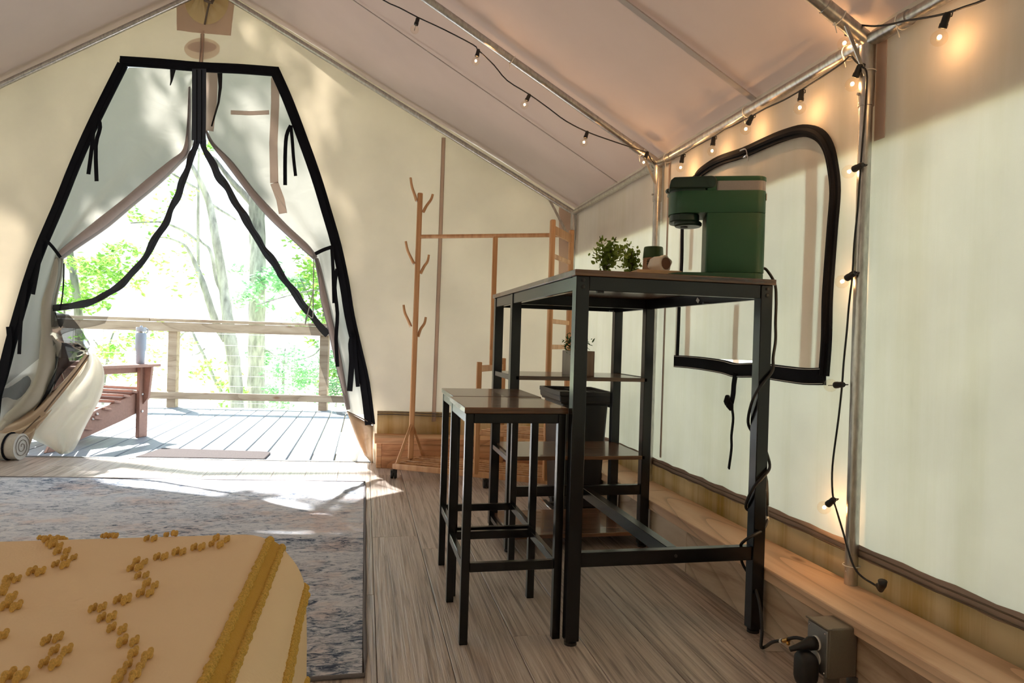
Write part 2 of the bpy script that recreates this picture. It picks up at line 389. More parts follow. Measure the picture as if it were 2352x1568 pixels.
# rug
def rugmat():
    m, n, l = newmat('distressed_rug'); o = n.new('ShaderNodeOutputMaterial'); b = n.new('ShaderNodeBsdfPrincipled'); l.new(b.outputs[0], o.inputs[0]); b.inputs['Roughness'].default_value = .95
    b.inputs['Specular IOR Level'].default_value = .1
    big = noise(n, l, 1.6, 3, .6, sc=(.8,1.6,1)); fine = noise(n, l, 34, 8, .8, sc=(.55,1.1,1), dist=1.2); pk = noise(n, l, 3.2, 4, .6)
    # broad bands across the rug
    t = n.new('ShaderNodeTexCoord'); s_ = n.new('ShaderNodeSeparateXYZ'); l.new(t.outputs['Object'], s_.inputs[0])
    band = ramp(n, [(0.0,(.30,.30,.30)), (.10,(.46,.46,.46)), (.19,(.66,.66,.66)), (.35,(.62,.62,.62)), (.42,(.56,.56,.56)), (.50,(.36,.36,.36)), (.515,(.62,.62,.62)), (.70,(.70,.70,.70)), (1,(.60,.60,.60))])
    mr = n.new('ShaderNodeMapRange'); mr.inputs['From Min'].default_value = 0; mr.inputs['From Max'].default_value = 2.2; l.new(s_.outputs['Y'], mr.inputs[0]); l.new(mr.outputs[0], band.inputs[0])
    a = n.new('ShaderNodeMath'); a.operation = 'MULTIPLY_ADD'; a.inputs[1].default_value = .55; l.new(big.outputs[0], a.inputs[0]); 
    bs_ = n.new('ShaderNodeSeparateColor'); l.new(band.outputs[0], bs_.inputs[0]); 
    b2 = n.new('ShaderNodeMath'); b2.operation = 'MULTIPLY'; b2.inputs[1].default_value = .5; l.new(bs_.outputs[0], b2.inputs[0]); l.new(b2.outputs[0], a.inputs[2])
    c = n.new('ShaderNodeMath'); c.operation = 'MULTIPLY_ADD'; l.new(fine.outputs[0], c.inputs[0]); c.inputs[1].default_value = 1.7; l.new(a.outputs[0], c.inputs[2])
    d = n.new('ShaderNodeMath'); d.operation = 'SUBTRACT'; d.inputs[1].default_value = .90; l.new(c.outputs[0], d.inputs[0])
    r = ramp(n, [(.30,(.06,.085,.14)), (.35,(.16,.21,.30)), (.43,(.38,.42,.50)), (.54,(.62,.65,.72)), (.8,(.80,.80,.82))]); l.new(d.outputs[0], r.inputs[0])
    pr_ = ramp(n, [(.5,(1,1,1)), (.66,(1.0,.84,.77))]); l.new(pk.outputs[0], pr_.inputs[0])
    mm = n.new('ShaderNodeMix'); mm.data_type = 'RGBA'; mm.blend_type = 'MULTIPLY'; mm.inputs[0].default_value = 1; l.new(r.outputs[0], mm.inputs[6]); l.new(pr_.outputs[0], mm.inputs[7])
    l.new(mm.outputs[2], b.inputs['Base Color'])
    u = n.new('ShaderNodeBump'); u.inputs['Strength'].default_value = .6; u.inputs['Distance'].default_value = .003; l.new(fine.outputs[0], u.inputs['Height']); l.new(u.outputs[0], b.inputs['Normal'])
    return m
M_rug = rugmat()  #
M_rugedge = plain('rug_binding', (.16,.15,.16), .9, bump=.6, bs=300)
def glassmat(name, tint, on):
    m, n, l = newmat(name); o = n.new('ShaderNodeOutputMaterial'); tr = n.new('ShaderNodeBsdfTransparent'); tr.inputs[0].default_value = (*tint, 1)
    g = n.new('ShaderNodeBsdfGlossy'); g.inputs['Roughness'].default_value = .03; lw = n.new('ShaderNodeLayerWeight'); lw.inputs[0].default_value = .35
    r = ramp(n, [(0,(.015,)*3), (.7,(.10,)*3), (1,(.6,)*3)]); l.new(lw.outputs['Facing'], r.inputs[0])
    mx = n.new('ShaderNodeMixShader'); l.new(r.outputs[0], mx.inputs[0]); l.new(tr.outputs[0], mx.inputs[1]); l.new(g.outputs[0], mx.inputs[2]); l.new(mx.outputs[0], o.inputs[0]); return m
M_glass = glassmat('bulb_glass', (1,.97,.92), True)
M_fil = plain('lit_filament', (1,.6,.25), .5, emit=(1.0,.62,.28), es=24)
M_filoff = plain('cold_filament', (.35,.33,.30), .4, .6)

# ------------------------------------------------------------------ STRUCTURE
XW = 1.29                                     # right wall plane
LW = -3.25
ZE = 1.64
def tg(o): return tag(o, kind='structure')
# ground + deck
g = MB().grid([[(-40+8*i, -10+8*j, -1.3 + .5*math.sin(i*1.7+j)*(1 if j > 3 else .2) - .06*max(0,j-2)) for i in range(16)] for j in range(10)])
tg(g.build('ground', M_ground))
floor = thing('floor', (0, 0, 0)); tg(floor)
MB().box((-3.4,-1.7,-.2),(1.6,4.3,-.012)).build('subfloor', M_soil, floor)
# vinyl planks, joints between them, grain along the tent
def glimit(x): return GY - .005 - GS*x
row = 0; x = -3.18; PW = .1795
nplk = 0
proto = {}
def plank_mesh(x0, x1, y0, y1a, y1b, gap=.0008):
    m = MB(); xs = (x0+gap, x1-gap); z0, z1 = -.010, 0.0; e = .0012
    A = [(xs[0],y0+gap),(xs[1],y0+gap),(xs[1],y1b-gap),(xs[0],y1a-gap)]
    cx = sum(p[0] for p in A)/4; cy = sum(p[1] for p in A)/4
    top = [(p[0]+(e if p[0] < cx else -e), p[1]+(e if p[1] < cy else -e), z1) for p in A]
    mid = [(p[0], p[1], z1-.0012) for p in A]; bot = [(p[0], p[1], z0) for p in A]
    m.add(bot+mid+top, [(3,2,1,0),(8,9,10,11)]+[(i,(i+1)%4,4+(i+1)%4,4+i) for i in range(4)]+[(4+i,4+(i+1)%4,8+(i+1)%4,8+i) for i in range(4)])
    return m
offs = [.0,.72,.31,.97,.55,.18,.83,.40,1.05,.12,.64,.90,.25,.76,.47,1.0,.35,.08,.69,.52,.95,.22,.60,.84,.15]
while x < XW-.01:
    x1 = min(x+PW, XW)
    y = -1.6 + offs[row % len(offs)] - 1.22
    while y < glimit(x):
        ya, yb = max(y, -1.6), y+1.22
        if yb > ya + .01:
            a_, b_ = min(yb, glimit(x)), min(yb, glimit(x1))
            if a_ > ya+.02: plank_mesh(x, x1, ya, a_, b_).build('plank', M_floor, floor)
        y += 1.22
    x = x1; row += 1

deck = thing('deck', (0, 4.4, -.03)); tg(deck)
DY = 7.78
for i in range(46):
    xx = -5.05 + i*.1525
    MB().add([(xx,GY+.035-GS*xx,-.055),(xx+.1435,GY+.035-GS*(xx+.1435),-.055),(xx+.1435,DY-.14*(xx+2)+.12,-.055),(xx,DY-.14*(xx+2)+.12,-.055),
              (xx,GY+.035-GS*xx,-.03),(xx+.1435,GY+.035-GS*(xx+.1435),-.03),(xx+.1435,DY-.14*(xx+2)+.12,-.03),(xx,DY-.14*(xx+2)+.12,-.03)],
             [(3,2,1,0),(4,5,6,7),(0,1,5,4),(1,2,6,5),(2,3,7,6),(3,0,4,7)]).build('deck_board', M_deck, deck, bevel=.004, seg=1)
MB().bar((-5,DY-.14*(-3)+.0,-.16),(2,DY-.14*4,-.16),.04,.18).build('fascia_board', M_rail, deck)
MB().bar((-5,5.3,-.16),(2,5.0,-.16),.04,.18).build('joist', M_rail, deck)
for px_ in (-4.5, -2.0, .5):
    MB().box((px_,5.5,-1.6),(px_+.12,5.62,-.06)).build('deck_pillar', M_rail, deck)

# walls ----------------------------------------------------------------
DOOR = [(0,1068),(-60,1000),(-22,905),(0,850),(28,755),(75,600),(130,470),(170,370),(215,270),(278,142),(370,144),(460,152),(632,164),(662,222),(690,300),(726,400),(752,485),(775,565),(793,650),(805,725),(822,800),(840,880),(856,975),(858,1062)]
door_w = [atG(*q) for q in DOOR]
door_w[0] = V((-2.35, GY+GS*2.35, -.02)); door_w[1] = V((-2.33, GY+GS*2.33, .12))
RX, RZ = -.96, 2.905
def gpt(x, z, off=0): return V((x, GY + off - GS*x, z))
outline = [gpt(XW, -.02), gpt(XW, ZE+.016), gpt(RX, RZ+.022), gpt(LW, ZE+.016), gpt(LW, -.02)] + door_w + []
wb_ = fill_loops([[*outline[:5], *[q for q in door_w]]])
wall_back = wb_.build('wall_back', M_gable, solid=.002); tg(wall_back); ORG[wall_back.name] = V((0,0,0))
# window hole in the right wall
WIN = [(1556,830),(1558,760),(1562,680),(1566,600),(1570,500),(1578,430),(1606,392),(1650,368),(1706,350),(1760,326),(1800,310),(1845,299),(1880,308),(1903,338),(1914,390),(1914,450),(1908,540),(1902,620),(1899,700),(1896,780),(1890,866),(1815,858),(1740,846),(1660,836)]
win_w = [atX(x_, y_, XW) for x_, y_ in WIN]
wr = fill_loops([[V((XW,-1.7,-.02)), V((XW,4.22,-.02)), V((XW,4.22,ZE+.014)), V((XW,-1.7,ZE+.014))], win_w])
wall_right = wr.build('wall_right', M_wall, solid=.002); tg(wall_right); ORG[wall_right.name] = V((0,0,0))
tg(MB().box((LW-.002,-1.7,-.02),(LW,4.85,ZE)).build('wall_left', M_wall))
tg(MB().add([(LW,-1.7,-.02),(XW,-1.7,-.02),(XW,-1.7,ZE),(RX,-1.7,RZ),(LW,-1.7,ZE)], [(0,1,2,3,4)]).build('wall_front', M_front, solid=.002))
ceiling = thing('ceiling', (0,0,0)); tg(ceiling)
def roof_row(xa, za, xb, zb, yn, n=14, m=22, sag=.012):
    rows = []
    for j in range(m+1):
        r_ = []
        for i in range(n+1):
            t = i/n; x_ = xa+(xb-xa)*t; z_ = za+(zb-za)*t; yf = GY - GS*x_ + yn
            y_ = -1.75 + (yf+1.75)*j/m
            r_.append(V((x_, y_, z_ + .006*math.sin(i*.9+j*.5))))
        rows.append(r_)
    return MB().grid(rows)
roof_row(XW+.01, ZE+.012, RX, RZ+.02, .06).build('roof_right_slope', M_roof, ceiling, smooth=True)
roof_row(RX, RZ+.02, LW, ZE+.012, .06).build('roof_left_slope', M_roof, ceiling, smooth=True)
RSL = (RZ-ZE)/(XW-RX)
def roofz(x): return ZE + (XW-x)*RSL if x > RX else ZE+(x-LW)*(RZ-ZE)/(RX-LW)
def seam(y0, w, nm='roof_seam'):
    MB().strip([(XW-.01,y0,roofz(XW-.01)-.001), (.6,y0,roofz(.6)-.001),(-.1,y0,roofz(-.1)-.001),(RX+.02,y0,roofz(RX+.02)-.001)], w, (RSL,0,1), .004).build(nm, M_roofseam, ceiling)
seam(3.42, .006); seam(2.12, .028); seam(.8, .028)
MB().strip([(LW+.1,3.4,roofz(LW+.1)-.002),(RX-.02,3.4,roofz(RX-.02)-.002)], .006, (-RSL,0,1), .004).build('roof_seam', M_seam, ceiling)

# wall details: seams, bands, patches
def gstrip(px, w, mat, name, par=wall_back, off=-.006, t=.004, k=0):
    P_ = [atG(x_, y_, off) for x_, y_ in px]
    if k: P_ = smooth_pts(P_, k)
    return MB().strip(P_, w, GN, t).build(name, mat, par)
gstrip([(1019,316),(1014,470),(1008,640),(1001,830),(996,968)], .022, M_mauve, 'wall_seam')
for dx in (-4, 4): gstrip([(1019+dx,316),(1014+dx,470),(1008+dx,640),(1001+dx,830),(996+dx,968)], .003, M_seam, 'stitch_line', off=-.009)
gstrip([(465,70),(464,110),(462,150)], .020, M_mauve, 'wall_seam')
for dx in (-3.5, 3.5): gstrip([(465+dx,78),(464+dx,110),(461+dx,150)], .004, M_seam, 'stitch_line', off=-.012)
MB().add([atG(406,-12,-.004),atG(406,69,-.004),atG(440,74,-.004),atG(530,82,-.004),atG(538,10,-.004),atG(487,-24,-.004),atG(450,-16,-.004)], [(0,1,2,3,4,5,6)]).build('vent_patch', M_mauve, wall_back, solid=.002)
def disc(cx, cy, rx, ry, off, mat, name, rot=0, n=40, bulge=0, par=wall_back):
    c = atG(cx, cy, off); ux = (atG(cx+rx, cy, off)-c); uy = (atG(cx, cy-ry, off)-c)
    m = MB(); rings = [[c + (ux*math.cos(2*PI*k/n+0)+uy*math.sin(2*PI*k/n))*t - GN*bulge*(1-t*t)*(1+.25*math.sin(k*1.9)) for k in range(n)] for t in (1,.75,.5,.25,.05)]
    vs = [q for r_ in rings for q in r_]; fs = []
    for i in range(4):
        for k in range(n): fs.append((i*n+k, i*n+(k+1)%n, (i+1)*n+(k+1)%n, (i+1)*n+k))
    fs.append(tuple(4*n+k for k in range(n)))
    return m.add(vs, fs).build(name, mat, par, smooth=True)
disc(475, 2, 50, 54, -.012, M_vent, 'vent_sock', bulge=.07)
MB().tube([atG(483,2,-.10), atG(478,18,-.085), atG(470,56,-.02)], .006, 6).build('vent_cord', M_piping, wall_back)
MB().tube([atG(470,0,-.10), atG(486,6,-.108), atG(492,-8,-.10)], .010, 6).build('vent_knot', M_piping, wall_back)
disc(464, 112, 41, 25, -.005, M_mauve, 'oval_patch')
disc(464, 108, 33, 13, -.0075, M_print, 'oval_print')
MB().add([atG(1284,474,-.005),atG(1318,492,-.005),atG(1318,640,-.005),atG(1283,640,-.005)], [(0,1,2,3)]).build('corner_patch', M_mauve, wall_back, solid=.002)
MB().add([V((XW-.004,1.55,1.62)), V((XW-.004,1.515,1.62)), V((XW-.004,1.515,1.345)), V((XW-.004,1.55,1.345))], [(0,1,2,3)]).build('corner_patch', M_mauve, wall_right, solid=.002)
# tan band with piping at the foot of the walls
def gband(z0, z1, mat, name, x0=.09, x1=XW-.01, off=-.006, n=14, wav=.004):
    rows = [[gpt(x0+(x1-x0)*i/n, z, off + wav*math.sin(i*1.7)) for i in range(n+1)] for z in (z0, z1)]
    return MB().grid(rows).build(name, mat, wall_back, smooth=True, solid=.002)
gband(.17, .325, M_tan, 'skirt_band')
for zz in (.318, .302): MB().tube([gpt(.09+i*.1, zz+.003*math.sin(i*1.3), -.010) for i in range(12)], .0035, 6).build('piping', M_piping, wall_back)
rows = [[V((XW-.006-.003*math.sin(j*1.1), -1.6+j*.1, z)) for j in range(58)] for z in (.17, .275)]
MB().grid(rows).build('skirt_band', M_tan, wall_right, smooth=True, solid=.002)
rows = [[V((XW-.013-.002*math.sin(j*2.1), -1.6+j*.05, z+.0022*math.sin(j*1.9))) for j in range(116)] for z in (.258, .290)]
MB().grid(rows).build('brown_binding', M_seam, wall_right, smooth=True, solid=.002)
for zz in (.262, .278): MB().tube([V((XW-.016, -1.6+j*.1, zz+.0015*math.sin(j*1.9))) for j in range(58)], .002, 6).build('piping', M_piping, wall_right)
# seam beside each post
for yy in (2.79,): MB().strip([(XW-.006,yy,.30),(XW-.006,yy,ZE-.03)], .010, (1,0,0), .004).build('wall_seam', M_seam, wall_right)

# pine ledge boxes ----------------------------------------------------------
LX, LT = 1.12, .185
base_r = thing('baseboard_right', (LX,0,0)); tg(base_r)
for (ya, yb) in ((-1.6,.55),(.552,2.655),(2.657,3.98)):
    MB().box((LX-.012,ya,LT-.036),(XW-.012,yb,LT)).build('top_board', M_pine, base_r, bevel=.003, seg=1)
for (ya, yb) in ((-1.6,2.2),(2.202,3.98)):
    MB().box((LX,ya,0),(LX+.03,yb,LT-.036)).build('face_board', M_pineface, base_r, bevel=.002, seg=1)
base_b = thing('baseboard_back', (.1,4.2,0)); tg(base_b)
def gobox(x0, x1, d0, d1, z0, z1):
    return MB().add([gpt(x0,z0,-d1),gpt(x1,z0,-d1),gpt(x1,z0,-d0),gpt(x0,z0,-d0),gpt(x0,z1,-d1),gpt(x1,z1,-d1),gpt(x1,z1,-d0),gpt(x0,z1,-d0)],
                    [(0,3,2,1),(4,5,6,7),(0,1,5,4),(1,2,6,5),(2,3,7,6),(3,0,4,7)])
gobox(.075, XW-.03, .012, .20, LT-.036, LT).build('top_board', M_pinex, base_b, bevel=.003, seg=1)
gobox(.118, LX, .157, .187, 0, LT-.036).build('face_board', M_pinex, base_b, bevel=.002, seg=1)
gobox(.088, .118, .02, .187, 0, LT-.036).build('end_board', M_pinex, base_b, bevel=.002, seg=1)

# metal threshold ----------------------------------------------------------
trim = MB().add([gpt(-2.34,-.028,-.012),gpt(.07,-.028,-.012),gpt(.07,-.028,.030),gpt(-2.34,-.028,.030),gpt(-2.34,.004,-.008),gpt(.07,.004,-.008),gpt(.07,.004,.018),gpt(-2.34,.004,.018)],
                [(0,3,2,1),(4,5,6,7),(0,1,5,4),(1,2,6,5),(2,3,7,6),(3,0,4,7)]).build('trim_1', M_alu, bevel=.003, seg=1); tg(trim)

# ------------------------------------------------------------------ DOOR
door = thing('door_1', gpt(-1.0, 0)); tg(door)
trim_px = [(-14,960),(-8,905),(6,860),(33,757),(80,603),(134,474),(174,374),(219,274),(282,148)]
def trimband(px, w, name='door_trim', t=.012, off=-.012, k=3):
    P_ = smooth_pts([atG(x_, y_, off) for x_, y_ in px], k)
    m = MB(); m.strip(P_, w, GN, t); m.strip([q-GN*.007 for q in P_], w*.35, GN, .006)
    return m.build(name, M_webbing, door)
trimband(trim_px, .062)
trimband([(276,140),(370,146),(460,154),(548,158),(640,165)], .058)
trimband([(630,160),(658,222),(688,300),(724,400),(750,485),(773,565),(791,650),(803,725),(820,800),(838,880),(850,975)], .062)
# zipper column
for x_, w_ in ((447,.030),(458,.028),(468,.028)): gstrip([(x_,158),(x_,240),(x_-1,322)], w_, M_zip, 'zipper_tape', door, off=-.02)
for x_ in (452, 463): gstrip([(x_,160),(x_,330)], .004, M_webbing, 'zipper_teeth', door, off=-.026)
rib_l = [(452,318),(446,345),(436,370),(424,405),(412,440),(398,470),(384,505),(362,540),(340,580),(312,618),(286,645),(258,668),(228,684),(200,696),(165,702),(118,708)]
rib_r = [(464,318),(472,345),(490,380),(505,408),(524,436),(544,470),(562,500),(583,533),(600,565),(622,592),(640,622),(660,650),(682,680),(702,708),(724,736),(754,768)]
def ribbon(px, name, w, seed):
    P_ = smooth_pts([atG(x_, y_, .01 + .012*math.sin(i*1.3+seed)) for i, (x_, y_) in enumerate(px)], 4)
    ws = [w*(1+.10*math.sin(i*.5+seed)+.08*math.sin(i*1.1)) * (1 if i > 4 else .8) for i in range(len(P_))]
    P_ = [q + GU*.004*math.sin(i*.8+seed) for i, q in enumerate(P_)]
    m = MB(); m.strip(P_, ws, GN, .004); m.strip([q-GN*.004 for q in P_], .006, GN, .004)
    return m.build(name, M_zip, door, smooth='auto')
ribbon(rib_l, 'screen_zipper_edge', .040, 0); ribbon(rib_r, 'screen_zipper_edge', .044, 2)
# insect screens (trim to zipper edge)
def ruled(A, B, n, m, fn=None, off=None):
    A = resample(A, n); B = resample(B, n); rows = []
    for i in range(n):
        r_ = []
        for j in range(m+1):
            t = j/m; q = A[i].lerp(B[i], t)
            if fn: q = q + fn(i/(n-1), t)
            r_.append(q)
        rows.append(r_)
    return MB().grid(rows)
G_ = lambda L, off=0: [atG(x_, y_, off) for x_, y_ in L]
sl_out = G_([(442,160),(360,154),(286,152),(219,274),(174,374),(134,474),(100,560),(80,603),(50,690),(33,757),(6,860),(-6,900)], -.003)
sl_in = G_([(450,165),(450,240),(450,318),(436,370),(412,440),(384,505),(340,580),(286,645),(262,700),(240,745),(150,760),(118,800)], .008)
ruled(sl_out, sl_in, 34, 8).build('screen_panel', M_screen, door, smooth=True)
sr_out = G_([(474,160),(550,164),(632,172),(688,300),(724,400),(750,485),(773,565),(791,650),(803,725),(820,800),(838,880),(848,950)], -.003)
sr_in = G_([(470,165),(470,240),(468,318),(505,408),(544,470),(583,533),(622,592),(660,650),(702,722),(712,760),(735,840),(775,955)], .008)
ruled(sr_out, sr_in, 34, 8).build('screen_panel', M_screen, door, smooth=True)

# canvas flaps tied back outside the screen
def folds(amp, freq, ph):
    return lambda s_, t: GN*(.03 + amp*t*math.sin(freq*t*(1+.2*math.sin(3*s_)) + ph + 2.2*s_)*(.3+.7*min(1, 2*s_)))
fl = thing('door_curtain', gpt(-1.6, .5, .03), 'grey canvas door flap tied back at the left of the tent doorway', 'curtain', 'canvas flaps of the doorway')
co = G_([(446,158),(360,152),(284,150),(219,270),(174,370),(134,470),(100,560),(78,603),(48,690),(25,770),(0,860),(-20,920),(-40,970),(-60,1010)])
ci = G_([(441,165),(440,230),(437,330),(415,362),(345,425),(250,502),(140,590),(137,630),(122,700),(127,760),(128,830),(112,905),(60,950),(10,985)])
ruled(co, ci, 44, 16, folds(.028, 12, .4)).build('flap_cloth', M_flap, fl, smooth=True)
def rolled(px, rad, name, par, mat=M_roll, off=.03):
    P_ = smooth_pts(G_(px, off), 5); n_ = len(P_); rr = []
    for i in range(n_):
        t = i/(n_-1)*(len(rad)-1); k = int(min(t, len(rad)-2)); rr.append((rad[k]+(rad[k+1]-rad[k])*(t-k))*(1+.05*math.sin(i*.8)))
    return MB().tube(P_, rr, 12, flat=.6).build(name, mat, par, smooth=True)
rolled([(436,200),(434,280),(428,345),(400,375),(330,436),(240,510),(160,570),(138,590)], [.010,.018,.03,.045,.055,.055,.045,.03], 'rolled_edge', fl)
rolled([(136,592),(128,640),(112,700),(112,770),(108,840),(80,910),(20,960)], [.03,.05,.055,.06,.07,.07,.05], 'rolled_edge', fl, M_flap)
fr = thing('door_curtain', gpt(-.3, .5, .03), 'grey canvas door flap with tan foot, tied back at the right of the doorway', 'curtain', 'canvas flaps of the doorway')
co = G_([(470,158),(550,162),(634,168),(660,222),(690,300),(726,400),(752,485),(775,565),(793,650),(805,725),(822,800),(840,880),(854,978)])
ci = G_([(475,165),(474,240),(474,316),(520,372),(570,440),(600,482),(660,540),(722,592),(727,640),(736,690),(757,770),(775,860),(797,948)])
ruled(co, ci, 44, 16, folds(.024, 11, 1.1)).build('flap_cloth', M_flap, fr, smooth=True)
rolled([(474,300),(488,330),(530,378),(585,450),(640,510),(700,566),(724,592)], [.008,.02,.035,.042,.045,.04,.028], 'rolled_edge', fr)
rolled([(727,594),(737,640),(746,690),(765,770),(784,860),(800,940)], [.02,.032,.04,.04,.036,.02], 'rolled_edge', fr)
# tan foot of right flap, and loose white skirt corner
ft = G_([(797,944),(826,962),(858,978)], .0); fb = G_([(836,1042),(850,1058),(858,1066)], -.01)
rows = []
for i in range(9):
    t = i/8; L = [V(atG(797,944)).lerp(atG(858,978), s_/8) for s_ in range(9)]
    rows.append([L[s_].lerp(V(atG(797+s_*7.6,944)).lerp(atG(838+s_*2.5,1045+s_*2.6), 1), t) - GN*(.03*math.sin(PI*t)*(.4+.6*math.sin(s_*.9+t*2)) + .008) for s_ in range(9)])
MB().grid(rows).build('tan_foot', M_tan2, fr, smooth=True, solid=.003)
gstrip([(797,944),(826,958),(858,974)], .006, M_piping, 'foot_seam', fr, off=-.02)
rows = [[atG(798+ (62*s_/6), 1000+ t*12 + (58+s_*2)*t/6*0.9 - 0, .05+.05*math.sin(s_*1.3+t)) for s_ in range(7)] for t in range(6)]
MB().grid(rows).build('white_hem', M_skirtwhite, fr, smooth=True)
# mauve cloth bars seen through right flap
for px, w_ in (([(632,178),(632,240),(628,330),(630,420)], .050), ([(530,258),(575,260),(618,258)], .026), ([(486,166),(484,230),(476,300)], .075), ([(630,420),(644,458),(650,490)], .05)):
    P_ = G_(px, .018); MB().strip(P_, w_, GN, .003).build('cloth_band', M_mauve, fr)
for px, w_ in (([(505,168),(506,200),(502,235),(486,290)], [.03,.02,.012,.008]), ):
    P_ = G_(px, .012); MB().strip(P_, w_, GN, .003).build('hanging_tie', M_webbing, fr)
P_ = G_([(398,152),(394,185),(391,196)], .012); MB().strip(P_, [.04,.012,.004], GN, .003).build('hanging_tie', M_webbing, fl)
# tie straps
def straps(px, w_, par): 
    P_ = smooth_pts([atG(x_, y_, -.03) for x_, y_ in px], 3)
    return MB().strip(P_, w_, GN, .004).build('tie_strap', M_webbing, par)
straps([(224,268),(216,285),(212,330),(203,400)], .022, door); straps([(224,268),(230,292),(220,335),(222,416)], .022, door)
straps([(102,548),(120,566),(139,591)], .018, fl); straps([(95,548),(90,600),(82,645),(76,676)], .020, door)
straps([(62,640),(56,680),(48,740),(44,813)], .020, door); straps([(20,750),(22,790),(12,850),(0,900)], .03, door)
straps([(668,288),(658,312),(655,360),(655,425)], .022, door); straps([(668,288),(672,330),(674,360),(679,404)], .019, door)
straps([(762,567),(742,574),(724,583)], .022, fr); straps([(762,567),(765,620),(767,696)], .020, door)
straps([(774,617),(769,660),(775,720),(772,778),(775,842)], .022, door)
straps([(812,765),(806,790),(808,830),(803,898)], .034, door); straps([(812,765),(816,820),(822,888)], .024, door)
P_ = smooth_pts([atG(x_, y_, .0) for x_, y_ in ((721,594),(720,640),(719,700),(718,730),(705,722),(701,745),(712,700),(719,672))], 3)
MB().tube(P_, .0035, 5).build('pull_cord', M_wire, door)
MB().tube(smooth_pts([atG(x_, y_, .0) for x_, y_ in ((147,604),(146,650),(142,690),(137,712))], 3), .004, 5).build('pull_cord', M_webbing, door)

# bunched screen, clear vinyl, tan band and white skirt hanging at the left
hg = thing('hanging_skirt', gpt(-1.8, .3, .1), 'bunched screen, clear vinyl and white skirt sagging over the left foot of the doorway', 'tent flap')
def patch(L, R, n, m, name, mat, off=.06, amp=.02, fr_=6, par=hg, ph=0, solid=.0):
    A = smooth_pts([atG(x_, y_, off) for x_, y_ in L], 4); B = smooth_pts([atG(x_, y_, off) for x_, y_ in R], 4)
    return ruled(A, B, n, m, lambda s_, t: GN*(-amp*math.sin(PI*t)*.5 + amp*math.sin(fr_*t+ph+3*s_)*math.sin(PI*t)*.7 + amp*.15*math.sin(fr_*1.7*s_+ph))).build(name, mat, par, smooth=True, solid=solid)
patch([(118,716),(122,770),(126,830),(112,900),(80,950)], [(158,722),(196,770),(206,800),(150,850),(110,905)], 24, 10, 'bunched_screen', M_screen2, .05, .05, 9)
patch([(120,716),(150,722),(185,760),(208,796)], [(128,800),(130,818),(160,822),(198,814)], 18, 12, 'clear_vinyl', M_vinyl, .03, .045, 6, ph=1)
patch([(0,870),(40,862),(85,850),(125,800),(196,800)], [(0,958),(50,950),(90,925),(140,890),(200,818)], 24, 8, 'bunched_screen', M_screen2, .05, .03, 7, ph=2)
patch([(-20,960),(50,945),(100,915),(150,870),(203,804)], [(-20,1000),(40,990),(90,965),(130,920),(205,822)], 26, 8, 'tan_band', M_tan2, .055, .03, 6, solid=.003)
patch([(205,804),(202,822),(150,890),(110,940),(68,984),(62,1000),(140,1040)], [(210,806),(237,842),(239,886),(222,930),(196,982),(168,1034),(146,1042)], 30, 16, 'white_skirt', M_skirtwhite, .07, .035, 9, ph=.7, solid=.002)
patch([(-20,1000),(40,985),(90,960),(120,940)], [(-20,1010),(20,1010),(60,1030),(75,1000)], 14, 8, 'tan_band', M_tan2, .03, .03, 8, ph=3, solid=.003)
MB().tube(smooth_pts([atG(x_, y_, .0) for x_, y_ in ((92,955),(70,976),(46,1000))], 3), .004, 5).build('skirt_cord', M_piping, hg)
MB().strip(smooth_pts([atG(x_, y_, .02) for x_, y_ in ((102,945),(128,912),(172,858),(204,815))], 3), .008, GN, .004).build('skirt_seam', M_piping, hg)

# ------------------------------------------------------------------ WINDOW in right wall
win = thing('window_1', V((XW,2.2,.7))); tg(win)
XN = V((1,0,0))
def wpx(L, x=XW-.012): return [atX(a_, b_, x) for a_, b_ in L]
flap_px = [(1552,824),(1556,700),(1562,600),(1568,440),(1606,390),(1706,348),(1845,296),(1905,338),(1916,390),(1908,560),(1898,780),(1892,872),(1815,852),(1740,838),(1738,828),(1640,824),(1638,832),(1560,826)]
fill_loops([[atX(a_, b_, XW+.004) for a_, b_ in flap_px]]).build('window_flap', M_wall, win, solid=.002)
P_ = smooth_pts(wpx([(1600,408),(1612,394),(1650,370),(1706,351),(1760,327),(1800,311),(1845,300),(1880,309),(1902,338),(1913,385),(1918,440),(1912,520),(1906,600),(1900,690),(1898,780),(1892,862)]), 4)
m = MB(); m.strip(P_, .036, XN, .010); m.tube([q-XN*.005 for q in P_], .009, 6); m.build('window_trim', M_webbing, win, smooth='auto')
P_ = smooth_pts(wpx([(1604,400),(1578,430),(1568,500),(1566,600),(1561,680),(1558,760),(1555,832)]), 4)
MB().strip(P_, .018, XN, .006).build('window_trim', M_webbing, win)
P_ = smooth_pts(wpx([(1550,829),(1600,833),(1660,842),(1690,850),(1740,850),(1800,858),(1850,864),(1894,864)]), 4)
m = MB(); m.strip(P_, .050, XN, .010); m.build('window_sill_band', M_webbing, win)
for d_ in (-.021, .021): MB().strip([q + V((-.007,0,d_)) for q in P_], .0016, XN, .002).build('stitch_line', M_white, win)
for px, w_ in (([(1583,700),(1582,760),(1580,822)],.040), ([(1600,430),(1592,520),(1588,620)],.030), ([(1695,700),(1692,760),(1690,836)],.034), ([(1868,312),(1866,500),(1858,700),(1852,846)],.055), ([(1908,400),(1900,560),(1885,860)],.04)):
    MB().strip([atX(a_, b_, XW+.008) for a_, b_ in px], w_, XN, .003).build('cloth_band', M_mauve, win)
MB().strip([atX(a_, b_, XW+.008) for a_, b_ in ((1600,400),(1706,358),(1800,320),(1850,312))], .03, XN, .003).build('cloth_band', M_mauve, win)
